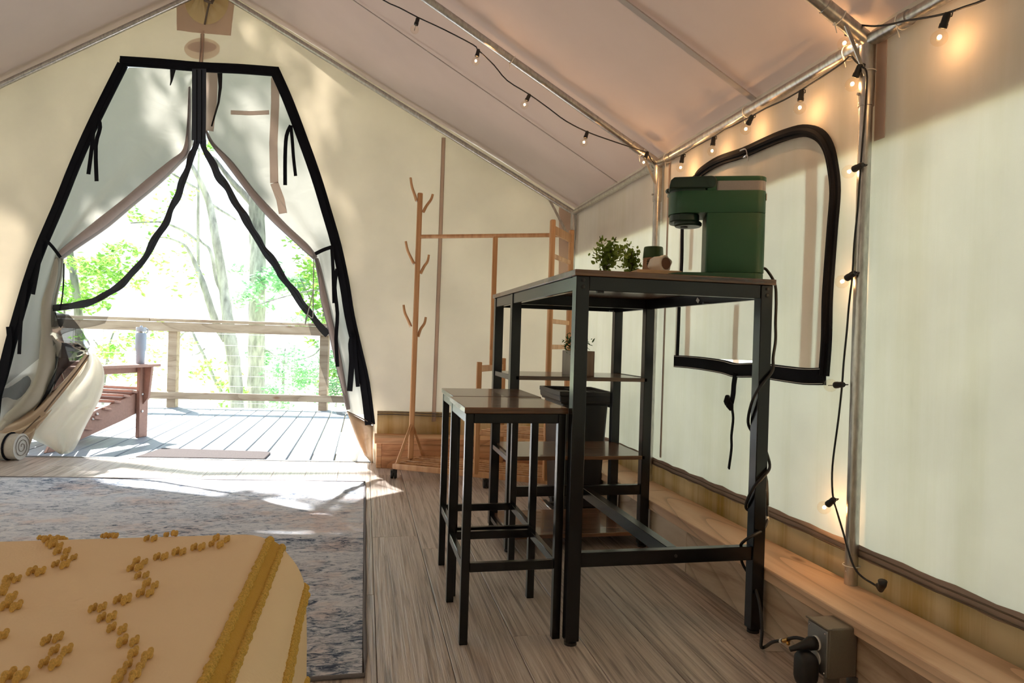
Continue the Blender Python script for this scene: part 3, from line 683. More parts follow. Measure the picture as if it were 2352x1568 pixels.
MB().tube(smooth_pts(wpx([(1700,346),(1712,342),(1716,356),(1706,362),(1717,356),(1717,370)], XW-.03), 3), .0025, 5).build('zipper_pull', M_chrome, win)
st = MB().strip(smooth_pts(wpx([(1690,856),(1686,880),(1684,905),(1680,925)], XW-.02), 4), .018, V((1,.3,0)), .005); 
st.build('window_tie', M_webbing, win)
MB().strip(smooth_pts(wpx([(1680,932),(1684,960),(1680,1000),(1680,1030),(1674,1076)], XW-.02), 4), .016, V((1,-.3,0)), .005).build('window_tie', M_webbing, win)
k = MB(); c = atX(1675,928,XW-.024)
k.tube([c+V((0,.014,.028)), c+V((-.006,.004,.012)), c+V((0,-.006,-.004)), c+V((.003,-.012,-.02))], [.008,.013,.014,.007], 7); k.tube([c+V((0,.012,.0)), c+V((-.012,0,.004)), c+V((0,-.012,.008))], .009, 6)
k.build('tie_knot', M_webbing, win, smooth=True)

# ------------------------------------------------------------------ TENT FRAME
frame = thing('tent_frame', (1.265,4.13,.185), 'galvanised steel tube frame holding up the tent walls and roof', 'frame')
TX = 1.262; TR = .0165
posts = {'c': (TX,4.125), 'm': (TX,2.86), 'n': (TX,1.555), 'f': (TX,.25), 'g': (TX,-1.05)}
ET = 1.605
for k_, (x_, y_) in posts.items():
    MB().tube([(x_-.0,y_,LT),(x_,y_,ET-.0)], TR, 16).build('post', M_galv, frame, smooth='auto')
    MB().tube([(x_,y_,ET-.17),(x_,y_,ET-.0)], TR+.003, 16).build('elbow_joint', M_galv, frame, smooth='auto')
    MB().tube([(x_-TR-.004,y_,ET-.14),(x_-TR-.010,y_,ET-.14)], .004, 8).build('screw', M_galv, frame)
MB().tube([(TX,4.125,ET),(TX,-1.6,ET)], TR, 16).build('eave_tube', M_galv, frame, smooth='auto')
for yj in (2.86, 1.555):
    for s_ in (-1,1): MB().tube([(TX,yj+s_*.03,ET),(TX,yj+s_*.14,ET)], TR+.003, 16).build('elbow_joint', M_galv, frame, smooth='auto')
def rafter(y0, skew=0.0):
    a = V((TX,y0,ET)); b = V((RX, y0+skew, RZ-.045)); MB().tube([a,b], TR, 16).build('rafter', M_galv, frame, smooth='auto')
    d = (b-a).normalized(); MB().tube([a+d*.01, a+d*.15], TR+.003, 16).build('elbow_joint', M_galv, frame, smooth='auto')
    MB().bar(a+d*.085-V((.004,.014,.016)), a-V((.016,.014,.095)), .010, .003, (0,1,0)).build('brace', M_galv, frame)
for k_ in ('m','n','f','g'): rafter(posts[k_][1])
a = V((TX,4.125,ET)); rf = [a, V((RX, GY-.10-GS*RX-.0, RZ-.045)), V((LW+.05, GY-.10-GS*LW, ZE-.02))]
MB().tube(rf[:2], TR, 16).build('rafter', M_galv, frame, smooth='auto'); MB().tube(rf[1:], TR, 16).build('rafter', M_galv, frame, smooth='auto')
MB().bar(a+(rf[1]-a).normalized()*.19, a-V((0,0,.20)), .016, .003, (0,1,0)).build('brace', M_galv, frame)
MB().tube([V((RX,4.42,RZ-.045)),V((RX,-1.6,RZ-.045))], TR, 12).build('ridge_tube', M_galv, frame, smooth='auto')
for y0 in (2.86,1.555): MB().tube([V((RX,y0,RZ-.045)),V((LW+.05,y0,ZE-.02))], TR, 12).build('rafter', M_galv, frame, smooth='auto')

# rain fly over the tent: it shades the roof and the top of the side wall
fly = thing('rain_fly', (0,1.5,3.1), 'outer fly cloth stretched over the tent roof, its hem shading the upper side wall', 'tent fly')
def flyp(x): return roofz(x)+.10
MB().grid([[V((x_, y_, flyp(x_))) for x_ in (XW+.10, .6, 0, RX)] for y_ in (-1.9, 1.0, 3.0, 4.62)]).build('fly_cloth', M_fly, fly)
MB().grid([[V((x_, y_, flyp(x_))) for x_ in (RX, -2, LW-.10)] for y_ in (-1.9, 1.0, 3.0, 4.8)]).build('fly_cloth', M_fly, fly)
for sx_, xx in ((1, XW+.10), (-1, LW-.10)):
    z1 = flyp(XW+.10 if sx_ > 0 else LW-.10)
    MB().grid([[V((xx-sx_*.085*t, -1.9+j*.33, z1+(1.335-z1)*t)) for j in range(21)] for t in (0,.5,1)]).build('fly_hem', M_fly, fly)

# ------------------------------------------------------------------ RUG
RY0, RY1, RXR = 1.625, 3.765, .022
rug = thing('area_rug', (-1.2, RY0, 0), 'large distressed blue grey and cream rug lying inside the doorway', 'rug')
def rg(x, t): return V((x, RY0 + (RY1-RY0)*t - .135*(x-RXR)*(t if x < RXR else 0), 0))
rows = []
for j in range(41):
    rows.append([rg(-2.9 + (RXR-.006+2.9)*i/40, j/40) + V((0,0,.007+.0012*math.sin(i*.8+j*.6))) for i in range(41)])
MB().grid(rows).build('pile', M_rug, rug, smooth=True)
MB().grid([[rg(-2.9,0)+V((0,0,.001)), rg(RXR,0)+V((0,0,.001))],[rg(-2.9,1)+V((0,0,.001)), rg(RXR,1)+V((0,0,.001))]]).build('backing', M_rugedge, rug)
MB().tube([rg(-2.9,0)+V((0,0,.005))]+[rg(RXR,t/20)+V((.0015*math.sin(t*1.3),0,.005)) for t in range(21)]+[rg(-2.9,1)+V((0,0,.005))], .0055, 8).build('bound_edge', M_rugedge, rug)

# ------------------------------------------------------------------ STOOLS
def make_stool(x, y):
    t = thing('bar_stool', (x, y, 0)); w, d = .272, .312; s = .022
    for ix in (0,1):
        for iy in (0,1):
            x0 = x + ix*(w-s); y0 = y + iy*(d-s); MB().box((x0,y0,0),(x0+s,y0+s,.604)).build('leg', M_black, t, bevel=.0015, seg=1)
    fr_ = MB()
    for iy in (0,1): fr_.box((x+s, y+iy*(d-s)+.001, .578),(x+w-s, y+iy*(d-s)+s-.001, .604))
    for ix in (0,1): fr_.box((x+ix*(w-s)+.001, y+s, .578),(x+ix*(w-s)+s-.001, y+d-s, .604))
    fr_.build('seat_frame', M_black, t, bevel=.0015, seg=1)
    for iy in (0,1): MB().box((x+s, y+iy*(d-s)+.003, .188),(x+w-s, y+iy*(d-s)+s-.003, .212)).build('stretcher', M_black, t, bevel=.0015, seg=1)
    for ix in (0,1): MB().box((x+ix*(w-s)+.003, y+s, .188),(x+ix*(w-s)+s-.003, y+d-s, .212)).build('footrest', M_black, t, bevel=.0015, seg=1)
    MB().box((x-.004, y-.005, .604),(x+w+.004, y+d+.005, .620)).build('seat', M_table, t, bevel=.002, seg=2)
    for ix in (0,1):
        for iy in (0,1): MB().box((x+ix*(w-s)+.002, y+iy*(d-s)+.002, -.0005),(x+ix*(w-s)+s-.002, y+iy*(d-s)+s-.002, .003)).build('foot_pad', M_rubber, t)
    return t
st1 = make_stool(.262, 1.755)
tag(st1, 'nearer black metal bar stool with dark wooden seat, pushed against the bar table leg', 'stool', 'pair of bar stools')
st2 = copy_tree(st1); st2.location = st1.location + V((.012, .336, 0))
tag(st2, 'farther black metal bar stool, its dark seat just behind the nearer stool seat', 'stool', 'pair of bar stools')

# ------------------------------------------------------------------ BAR TABLE
TZ = .987
tb = thing('bar_table', (.82, 2.28, 0), 'tall bar table with dark rustic wooden top, shelves and black steel frame', 'table')
L_ = .036; X0, X1 = .535, 1.106; Y0, Y1, Y2 = 1.705, 2.495, 2.832
def leg(x, y, nm='leg'):
    MB().box((x, y, .012),(x+L_, y+L_, TZ-.016)).build(nm, M_black, tb, bevel=.002, seg=2)
    MB().lathe([(.017,0),(.017,.008),(.012,.009),(.012,.014)], (x+L_/2, y+L_/2, 0), 14).build('leveling_foot', M_rubber, tb)
for x_ in (X0, X1-L_): leg(x_, Y0); leg(x_, Y1); leg(x_, Y2)
MB().box((X0-.006, Y0-.006, TZ-.016),(X1+.006, Y2+L_+.006, TZ)).build('tabletop', M_table, tb, bevel=.0015, seg=2)
def rail(a, b, z0, z1, w=.018, nm='apron'):
    a = V((*a, 0)); b = V((*b, 0)); c = (a+b)/2; d = b-a; nrm = V((-d.y, d.x, 0)).normalized()
    MB().obox((c.x, c.y, (z0+z1)/2), d, nrm*w, (0,0,z1-z0)).build(nm, M_black, tb, bevel=.0015, seg=1)
A0, A1 = TZ-.054, TZ-.016
rail((X0+L_, Y0+.012),(X1-L_, Y0+.012), A0, A1); rail((X0+L_, Y2+.02),(X1-L_, Y2+.02), A0, A1)
rail((X0+.012, Y0+L_),(X0+.012, Y2), A0, A1); rail((X1-.012, Y0+L_),(X1-.012, Y2), A0, A1); rail((X0+L_, Y1+.018),(X1-L_, Y1+.018), A0, A1)
rail((X0+L_, Y0+.018),(X1-L_, Y0+.018), .205, .243, .024, 'end_rail'); rail((X0+L_, Y1+.018),(X1-L_, Y1+.018), .207, .245, .024, 'end_rail')
rail(((X0+X1)/2+.02, Y0+.030),((X0+X1)/2+.02, Y1+.006), .205, .243, .030, 'long_stretcher')
for x_ in (X0+.004, X1-.020): 
    for z_ in (.335, .645): MB().box((x_, Y1+L_, z_),(x_+.016, Y2, z_+.02)).build('shelf_rail', M_black, tb, bevel=.001, seg=1)
for z_ in (.345, .648): MB().box((X0+.022, Y1-.0, z_),(X1-.022, Y2+L_, z_+.015)).build('shelf', M_table, tb, bevel=.0015, seg=1)
MB().box((X0+.004, Y1+L_, .035),(X0+.020, Y2, .053)).build('shelf_rail', M_black, tb); MB().box((X1-.020, Y1+L_, .035),(X1-.004, Y2, .053)).build('shelf_rail', M_black, tb)
MB().box((X0+.022, Y1, .048),(X1-.022, Y2+L_, .063)).build('shelf', M_table, tb, bevel=.0015, seg=1)
for x_ in (X0+L_/2, X1-L_/2):
    for z_ in (TZ-.027, TZ-.045): MB().lathe([(.0052,0),(.0052,.002),(.003,.0035)], (x_, Y0, z_), 12, Matrix.Rotation(PI/2, 3, 'X')).build('bolt', M_rubber, tb)
for (x_, y_) in ((X0+.06, Y0+.012),(X1-.08, Y0+.25),(X1-.1, Y2-.1)): MB().box((x_, y_-.006, A0-.005),(x_+.018, y_+.006, A0)).build('bracket', M_rubber, tb)
MB().obox((X1-.023, 2.10, A0+.015), (0,.015,.010), (0,-.010,.010), (.001,0,0)).build('sticker', M_white, tb)
MB().lathe([(.0045,0),(.0045,.002),(.003,.003)], ((X0+X1)/2+.02, Y0+.006, .226), 10, Matrix.Rotation(PI/2, 3, 'X')).build('bolt', M_rubber, tb)

# ------------------------------------------------------------------ COFFEE MACHINE
MY0, MY1 = 1.755, 1.885; mx0, mx1 = .828, 1.128; bz = TZ
cm_ = thing('coffee_maker', (1.0, 1.82, bz), 'dark green single cup coffee maker standing on the bar table', 'coffee maker')
def stadium(x0, x1, y0, y1, r, k=8, rl=None):
    """rounded rectangle outline in XY; rl = radius on the left end"""
    rl = r if rl is None else rl; out = []
    for (cx, cy, a0, rr) in ((x1-r, y0+r, -PI/2, r),(x1-r, y1-r, 0, r),(x0+rl, y1-rl, PI/2, rl),(x0+rl, y0+rl, PI, rl)):
        for i in range(k+1):
            a = a0 + (PI/2)*i/k; out.append((cx+rr*math.cos(a), cy+rr*math.sin(a)))
    return out
def prism(outl, z0, z1, ins=0.0, m=None):
    m = m or MB(); n = len(outl); cx = sum(p[0] for p in outl)/n; cy = sum(p[1] for p in outl)/n
    vs = []; 
    lv = [(z0, ins), (z0+ins, 0), (z1-ins, 0), (z1, ins)] if ins else [(z0,0),(z1,0)]
    for z, i_ in lv:
        for p in outl:
            d = V((cx-p[0], cy-p[1])).normalized(); vs.append((p[0]+d.x*i_, p[1]+d.y*i_, z))
    fs = [tuple(reversed(range(n)))] + [(l_*n+k, l_*n+(k+1)%n, (l_+1)*n+(k+1)%n, (l_+1)*n+k) for l_ in range(len(lv)-1) for k in range(n)] + [tuple((len(lv)-1)*n+k for k in range(n))]
    return m.add(vs, fs)
prism(stadium(mx0+.004, mx1-.002, MY0, MY1, .03, rl=.06), bz, bz+.024, .002).build('base', M_green, cm_, smooth='auto')
prism(stadium(.946, mx1, MY0, MY1, .032, rl=.008), bz+.025, bz+.197, .0008).build('column', M_green, cm_, smooth='auto')
prism(stadium(mx0+.002, mx1, MY0, MY1, .032, rl=.06), bz+.198, bz+.262, .0008).build('brew_head', M_green, cm_, smooth='auto')
prism(stadium(mx0+.006, mx0+.10, MY0+.01, MY1-.01, .04), bz+.176, bz+.199, .003).build('brew_head_bottom', M_greendark, cm_, smooth='auto')
prism(stadium(mx0+.022, .938, MY0+.022, MY1-.022, .042), bz+.166, bz+.180, .004).build('nozzle_ring', M_greendark, cm_, smooth='auto')
MB().lathe([(.012,0),(.012,.004)], (.882, 1.82, bz+.1635), 16).build('nozzle', M_rubber, cm_)
prism(stadium(.973, mx1-.001, MY0+.001, MY1-.001, .031, rl=.008), bz+.262, bz+.290, .0).build('tank_window', M_frost, cm_, smooth='auto')
prism(stadium(.945, .974, MY0, MY1, .004), bz+.262, bz+.303, .001).build('head_block', M_green, cm_, smooth='auto')
prism(stadium(.960, mx1, MY0, MY1, .032, rl=.008), bz+.2895, bz+.303, .0015).build('tank_lid', M_green, cm_, smooth='auto')
prism(stadium(mx0+.004, .950, MY0+.002, MY1-.002, .02, rl=.058), bz+.262, bz+.268, 0).build('collar', M_greendark, cm_, smooth='auto')
# lid handle: rounded bar, round pivot at its right end
m = MB(); n_ = 26
prof = [(mx0-.001, .268),(mx0+.004,.292),(mx0+.014,.301),(.955,.304)] + [(.957+.018*math.cos(a), .286+.018*math.sin(a)) for a in [PI/2-PI*i/10 for i in range(11)]] + [(.945,.268)]
k_ = len(prof); ys = (MY0-.004, MY1+.004)
m.add([(p[0]+(.0), y_, bz+p[1]) for y_ in ys for p in prof], [tuple(range(k_)), tuple(reversed(range(k_, 2*k_)))] + [(i, (i+1)%k_, k_+(i+1)%k_, k_+i) for i in range(k_)])
m.build('lid_handle', M_greendark, cm_, bevel=.004, seg=3)
MB().lathe([(.0135,0),(.0135,.0016)], (.957, MY0-.004, bz+.286), 24, Matrix.Rotation(PI/2, 3, 'X')).build('pivot_cap', M_greendark, cm_, smooth='auto')
MB().ball((mx0+.001, 1.82, bz+.274), .009, sc=(1.2,2.5,.8)).build('lid_tab', M_greendark, cm_, smooth=True)
MB().box((mx1-.0005, 1.775, bz+.236),(mx1+.0012, 1.80, bz+.256)).build('rating_label', M_white, cm_)
MB().tube([(mx1-.01, 1.84, bz+.045),(mx1+.006,1.84,bz+.046)], .007, 10).build('cord_socket', M_rubber, cm_)

# turn the machine so that its long side faces the middle of the room
CMR = Matrix.Translation((1.012,1.872,0)) @ Matrix.Rotation(math.radians(-22), 4, 'Z') @ Matrix.Diagonal((.92,1,1,1)) @ Matrix.Translation((-.978,-1.82,0))
_o = ORG[cm_.name]
for c_ in cm_.children: c_.data.transform(Matrix.Translation(-_o) @ CMR @ Matrix.Translation(_o))
# power cord wound round the table leg
pc = cm_
lx, ly = X1-L_/2, Y0+L_/2
def around(a, z, r=.030): return V((lx+r*math.cos(a), ly+r*math.sin(a), z))
cpts = [CMR @ V((mx1+.006,1.84,bz+.046)), CMR @ V((mx1+.02,1.84,bz+.042)), V((1.172,1.80,bz+.0)), V((1.162,1.775,bz-.05)), V((1.146,1.75,.87)), V((1.138,1.735,.82)),
        around(-.25,.77,.032), around(-PI/4,.735,.031), around(-PI*.5,.71,.026), around(-PI*.75,.68,.031), around(-PI,.64,.027), around(-PI*1.25,.585,.031), around(-PI*1.5,.55,.026), around(-PI*1.75,.53,.031), around(-PI*2,.50,.026),
        around(-PI*2.25,.465,.031), around(-PI*2.5,.44,.026), around(-PI*2.75,.415,.031), around(-PI*3,.38,.026), around(-PI*3.25,.345,.030), around(-PI*3.5,.33,.027), around(-PI*3.8,.325,.032)]
tail = [atY(1759,1120,1.75), atY(1762,1165,1.75), atY(1762,1195,1.74), atY(1752,1216,1.72), atY(1735,1226,1.685), atY(1712,1240,1.69), atY(1700,1256,1.74), atY(1704,1290,1.76), atY(1720,1320,1.75), atY(1738,1360,1.70), atY(1747,1400,1.66), atZ(1750,1450,.045), atZ(1748,1484,.012), atZ(1757,1485,.012), atX(1775,1474,1.02), atX(1800,1470,1.02), atX(1830,1464,1.025), V((1.032,1.392,.118))]
allp = cpts + tail
MB().tube(smooth_pts(allp, 5), .0042, 8).build('power_cord', M_rubber, pc, smooth=True)
MB().tube([atY(1757,1090,1.75), atY(1758,1105,1.75), atY(1759,1135,1.75), atY(1762,1160,1.75)], [.005,.008,.0085,.005], 10).build('coupler', M_rubber, pc, smooth=True)
MB().tube([atY(1762,1186,1.745), atY(1762,1194,1.742)], .0052, 8).build('cord_tag', M_white, pc)
pl_ = V((1.036,1.390,.118))
MB().tube([pl_+V((-.060,.004,-.012)), pl_+V((-.045,.002,-.008)), pl_+V((-.025,0,-.002)), pl_+V((-.012,0,0)), pl_+V((.002,0,0))], [.0055,.007,.010,.0155,.0155], 14).build('plug', M_rubber, pc, smooth=True)
MB().tube([atX(1793,1472,1.02), atX(1797,1471,1.02)], .0056, 10).build('cable_tie', M_white, pc)
MB().tube([atX(1800,1471,1.02), atX(1811,1469,1.02)], .0055, 10).build('brass_clip', M_brass, pc)
MB().ball(atX(1810,1477,1.02), .005).build('clip_end', M_brass, pc, smooth=True)

# outlet box
ob = thing('outlet_box', (LX, 1.385, .06), 'grey metal outlet box screwed to the front of the pine ledge', 'outlet')
bx0, by0, by1, oz0, oz1 = 1.040, 1.350, 1.425, .052, .166
MB().box((bx0+.004,by0,oz0),(LX-.001,by1,oz1)).build('box_body', M_boxgrey, ob, bevel=.004, seg=2)
MB().box((bx0-.001,by0-.002,oz1-.003),(bx0+.012,by1+.004,oz1+.001)).build('box_lip', M_boxgrey, ob, bevel=.001, seg=1)
MB().box((bx0+.001,by0+.003,oz0+.003),(bx0+.0045,by1-.003,oz1-.006)).build('cover_plate', M_plate, ob, bevel=.001, seg=1)
for zc in (.119, .085): MB().lathe([(.0165,0),(.0165,.0025),(.015,.0035)], (bx0+.001, 1.389, zc), 20, Matrix.Rotation(-PI/2, 3, 'Y')).build('receptacle', M_white, ob, smooth='auto')
for (y_, z_) in ((by0+.010,oz1-.014),(by1-.010,oz1-.014),(by0+.010,oz0+.010)): MB().ball((bx0+.0008,y_,z_), .0028, 8, 4).build('screw', M_chrome, ob, smooth=True)
MB().lathe([(.017,-.05),(.017,-.006),(.020,-.005),(.020,0)], (1.083, 1.388, oz0), 16).build('conduit', M_boxgrey, ob, smooth='auto')
MB().box((LX-.004,by0-.004,oz0-.03),(LX-.0005,by0+.03,oz0)).build('ground_strap', M_plate, ob)
ad = thing('power_adapter', (1.0,1.38,.08), 'rounded black power adapter plugged into the lower outlet', 'adapter')
o_ = stadium(1.362, 1.410, .022, .104, .021); vs = []; n_ = len(o_)
cy_, cz_ = 1.386, .063
for xx, sc_ in ((.992,.62),(.996,.88),(1.004,1.0),(1.022,.98),(1.032,.80),(1.0375,.55)):
    for p in o_: vs.append((xx, cy_+(p[0]-cy_)*sc_, cz_+(p[1]-cz_)*sc_))
MB().add(vs, [tuple(range(n_)), tuple(reversed(range(5*n_,6*n_)))] + [(l_*n_+k, l_*n_+(k+1)%n_, (l_+1)*n_+(k+1)%n_, (l_+1)*n_+k) for l_ in range(5) for k in range(n_)]).build('adapter_body', M_rubber, ad, smooth='auto')
MB().box((1.0085,1.378,.045),(1.0005,1.396,.055)).build('adapter_seam', M_boxgrey, ad)
lb = MB().obox((1.082, 1.625, .0012), (.05,-.012,0), (.012,.05,0), (0,0,.001)).build('paper_tag', M_labelw, None, origin=(1.082,1.625,0)); tag(lb, 'small pale paper tag on the floor beside the pine ledge', 'tag')

# ------------------------------------------------------------------ TRAY, CUP, PLANTS on the table
tr_ = thing('wooden_tray', (.80,1.93,TZ), 'thin light wooden serving board on the bar table', 'tray')
MB().obox((.868,1.985,TZ+.017), (.14,-.014,0), (.014,.14,0), (0,0,.034)).build('board', M_tray, tr_, bevel=.003, seg=2)
ct = TZ+.034
cup = thing('small_cup', (.93,2.115,TZ), 'small tan cup with green rim and dark twig marks, upside down taper', 'cup')
cx_, cy_ = atY(1500,600,2.115).x, 2.115
MB().lathe([(.030,0),(.037,.004),(.0355,.03),(.0325,.095)], (cx_,cy_,TZ), 28).build('cup_body', M_cup, cup, smooth='auto')
MB().lathe([(.0330,.094),(.0338,.095),(.0315,.127),(.030,.131),(.026,.131),(.026,.124)], (cx_,cy_,TZ), 28).build('cup_rim', M_cupgreen, cup, smooth='auto')
def onc(a, z): 
    r_ = .0365-(.0365-.0325)*(z/.095)+.0006; return V((cx_+r_*math.cos(a), cy_+r_*math.sin(a), TZ+z))
m = MB(); a0 = -PI/2-.10
for seg_ in ([(a0,.055),(a0,.075),(a0-.22,.088)], [(a0,.075),(a0+.22,.088)], [(a0-.12,.070),(a0+.12,.070)], [(a0-.85,.088),(a0-.85,.066)], [(a0-.70,.090),(a0-.70,.068)], [(a0-.95,.080),(a0-.60,.082)], [(a0-.95,.073),(a0-.62,.074)], [(a0+.80,.070),(a0+.95,.080)], [(a0+.7,.06),(a0+.95,.062)]):
    m.tube([onc(*p) for p in seg_], .0013, 5)
m.build('twig_mark', M_cupdark, cup)
pt = thing('ceramic_pot', (.93,1.93,ct), 'cream ribbed ceramic pot lying on its side on the wooden board, brown inside', 'pot')
Rm = Matrix.Rotation(.35, 3, 'Z') @ Matrix.Rotation(PI/2, 3, 'X')
pc_ = V((atY(1518,612,1.99).x, 1.99, ct+.0275))
prof = [(.010,-.044),(.019,-.038),(.025,-.017),(.0265,.0),(.0255,.015),(.0235,.022),(.019,.022),(.019,.015)]
m = MB(); m.lathe(prof, pc_, 24, Rm)
m.v = [tuple(V(q) + (V(q)-pc_).normalized()*.0022*math.sin(6*math.atan2((V(q)-pc_).z, (V(q)-pc_).x))) for q in m.v]
m.build('pot_body', M_ceramic, pt, smooth=True)
MB().lathe([(.0188,.0),(.0188,.0222)], pc_, 20, Rm).build('pot_inside', M_brownin, pt, smooth='auto')
def leafy(name, base, rad, nl, ls, mat, par, seed, hgt, stemmat=M_stem, round_=True, stems=8):
    R = random.Random(seed); m = MB(); sm_ = MB()
    for s_ in range(stems):
        a = R.uniform(0, 2*PI); tip = V(base) + V((math.cos(a)*rad*R.uniform(.25,1), math.sin(a)*rad*R.uniform(.25,1), hgt*R.uniform(.45,1)))
        mid = V(base).lerp(tip, .5) + V((0,0,hgt*.18)); pts_ = smooth_pts([V(base), mid, tip], 4); sm_.tube(pts_, .0013, 4)
        for i in range(nl//stems):
            t = R.uniform(.25, 1); q = pts_[min(len(pts_)-1, int(t*(len(pts_)-1)))] + V((R.gauss(0,1), R.gauss(0,1), R.gauss(0,1)))*ls*.75
            n_ = V((R.gauss(0,1), R.gauss(0,1), R.gauss(0,1)+.4)).normalized(); u = n_.orthogonal().normalized(); u.rotate(Matrix.Rotation(R.uniform(0,6.3),3,n_)); w_ = n_.cross(u)
            l_ = ls*R.uniform(.7,1.15); k_ = .62 if round_ else .26
            m.add([q-u*l_*.5, q-u*l_*.2+w_*l_*k_*.42+n_*.0012, q+u*l_*.25+w_*l_*k_*.5, q+u*l_*.5, q+u*l_*.25-w_*l_*k_*.5, q-u*l_*.2-w_*l_*k_*.42+n_*.0012], [(0,1,2,3,4,5)])
    sm_.build('stem', stemmat, par); o = m.build('foliage', mat, par, kind='stuff'); return o
for (nm_, bx_, by_, r_, h_, sd_, lab) in (('potted_plant', atY(1390,600,2.05).x, 2.05, .062, .125, 3, 'bushy green leafed sprig plant at the left edge of the table top'), ('potted_plant', atY(1450,600,2.16).x, 2.16, .048, .115, 5, 'smaller green leafed sprig plant between the bushy plant and the tan cup')):
    p_ = thing(nm_, (bx_, by_, TZ), lab, 'plant', 'leafy sprigs on the bar table')
    MB().lathe([(.020,0),(.024,.002),(.027,.03),(.025,.032),(.022,.028)], (bx_,by_,TZ), 18).build('pot', M_cupdark, p_, smooth='auto')
    leafy('foliage', (bx_,by_,TZ+.025), r_, 300, .0165, M_plant, p_, sd_, h_, stems=12)
# planter on the shelf
pz = .663; pp_ = thing('square_planter', (.845,2.62,pz), 'square wood grain planter with spiky green plant on the upper table shelf', 'planter')
c0 = V((.842, 2.63, 0)); hx = .048; th = .18
R3 = Matrix.Rotation(th, 3, 'Z')
def q4(dx, dy, z): return c0 + R3 @ V((dx, dy, 0)) + V((0,0,z))
for nm_, (dx0,dy0,dx1,dy1), mt in (('front_panel', (-hx,-hx,hx,-hx+.006), M_potwood),('side_panel', (hx-.006,-hx,hx,hx), M_potgrey),('side_panel', (-hx,-hx+.006,-hx+.006,hx), M_potgrey),('back_panel', (-hx,hx-.006,hx,hx), M_potwood)):
    c = q4((dx0+dx1)/2,(dy0+dy1)/2,pz+.049); MB().obox(c, R3@V((dx1-dx0,0,0)), R3@V((0,dy1-dy0,0)), (0,0,.098)).build(nm_, mt, pp_, bevel=.001, seg=1)
MB().obox(q4(0,0,pz+.045), R3@V((2*hx-.013,0,0)), R3@V((0,2*hx-.013,0)), (0,0,.088)).build('soil', M_soil, pp_)
leafy('foliage', tuple(q4(-.004,0,pz+.086)), .060, 260, .022, M_plant2, pp_, 11, .060, round_=False, stems=20)

# ------------------------------------------------------------------ CLOTHES RACK
U_ = V((.86,-.51,0)).normalized(); V_ = V((.56,.83,0)).normalized(); W0 = V((.175,3.877,0))
rk = thing('clothes_rack', W0 + U_*.45, 'bamboo clothes rack on castors, with hook tree at its left end, in the back corner', 'clothes rack')
def R_(u, v, z): return W0 + U_*u + V_*v + V((0,0,z))
RLEN, RDEP = .88, .34
bz0, bz1 = .055, .080
def rbar(a, b, w, h, nm, up=(0,0,1)): return MB().bar(R_(*a), R_(*b), w, h, up).build(nm, M_bamboo, rk, bevel=.002, seg=1)
rbar((0,0,.068),(1.02,0,.068), .018, .030, 'base_rail'); rbar((0,RDEP,.068),(1.02,RDEP,.068), .018, .030, 'base_rail')
rbar((.01,.01,.072),(.01,RDEP-.01,.072), .022, .022, 'base_rail'); rbar((.88,.01,.072),(.88,RDEP-.01,.072), .022, .022, 'base_rail')
for k_ in range(5):
    v_ = .055+k_*.057; rbar((.02,v_,.080),(1.0,v_,.080), .015, .010, 'base_slat')
rbar((.36,.01,.068),(.36,RDEP-.01,.068), .016, .014, 'cross_slat')
# hook post
PB, PT = R_(.012,.17,.085), V((.293,4.04,1.640))
MB().bar(PB, PT, .030, .034, (0,1,0)).build('hook_post', M_bamboo, rk, bevel=.006, seg=3)
for (v0,) in ((.02,),(.32,)): MB().bar(R_(.01,v0,.075), PB.lerp(PT,.135), .016, .022, (0,1,0)).build('side_brace', M_bamboo, rk, bevel=.002, seg=1)
def hook(px, r0=.013):
    P_ = smooth_pts([atY(x_, y_, 4.03) for x_, y_ in px], 5); n_ = len(P_)
    return MB().tube(P_, [r0*(.85+.3*(1-i/(n_-1))) for i in range(n_)], 8, flat=.62).build('hook', M_bamboo, rk, smooth='auto')
hook([(957,462),(952,446),(946,428),(943,408)]); hook([(972,487),(980,472),(990,458),(994,446)])
hook([(951,606),(944,592),(936,574),(932,554)]); hook([(966,628),(974,612),(982,600),(985,585)])
hook([(944,750),(938,736),(930,718),(927,700)]); hook([(960,773),(966,756),(975,742),(978,728)])
for (x_, y_) in ((957,462),(950,606),(943,748)): MB().ball(atY(x_, y_, 4.012), .005).build('screw', M_chrome, rk, smooth=True)
# ladder end
for v_ in (.0, .335): MB().bar(R_(.885,v_,.07), R_(.885,v_,1.425), .026, .034, (0,1,0)).build('ladder_post', M_bamboo, rk, bevel=.006, seg=3)
for z_, h_ in ((1.375,.046),(1.24,.024),(.90,.024),(.765,.024),(.30,.024)): rbar((.885,.012,z_),(.885,.323,z_), .014, h_, 'ladder_rung')
HZ = 1.372
MB().tube([PB.lerp(PT,(HZ+.012-PB.z)/(PT.z-PB.z)), R_(.885,.17,HZ)], .0115, 12).build('hanging_rail', M_bamboo, rk, smooth='auto')
rbar((.50,.165,.735),(.50,.165,HZ-.005), .026, .020, 'middle_post', (0,1,0))
for v_ in (.0, .335): rbar((.50,v_,.07),(.50,v_,.672 if v_ == 0 else .688), .026, .030, 'short_post', (0,1,0))
rbar((.50,.012,.636),(.50,.323,.636), .016, .034, 'cross_rail')
rbar((.50,0,.29),(.885,0,.29), .016, .018, 'shelf_rail'); rbar((.50,.335,.29),(.885,.335,.29), .016, .018, 'shelf_rail')
for k_ in range(5): rbar((.505,.045+k_*.06,.300),(.88,.045+k_*.06,.300), .022, .009, 'shelf_slat')
rbar((.885,.0,.29),(.885,.33,.29), .014, .018, 'shelf_rail')
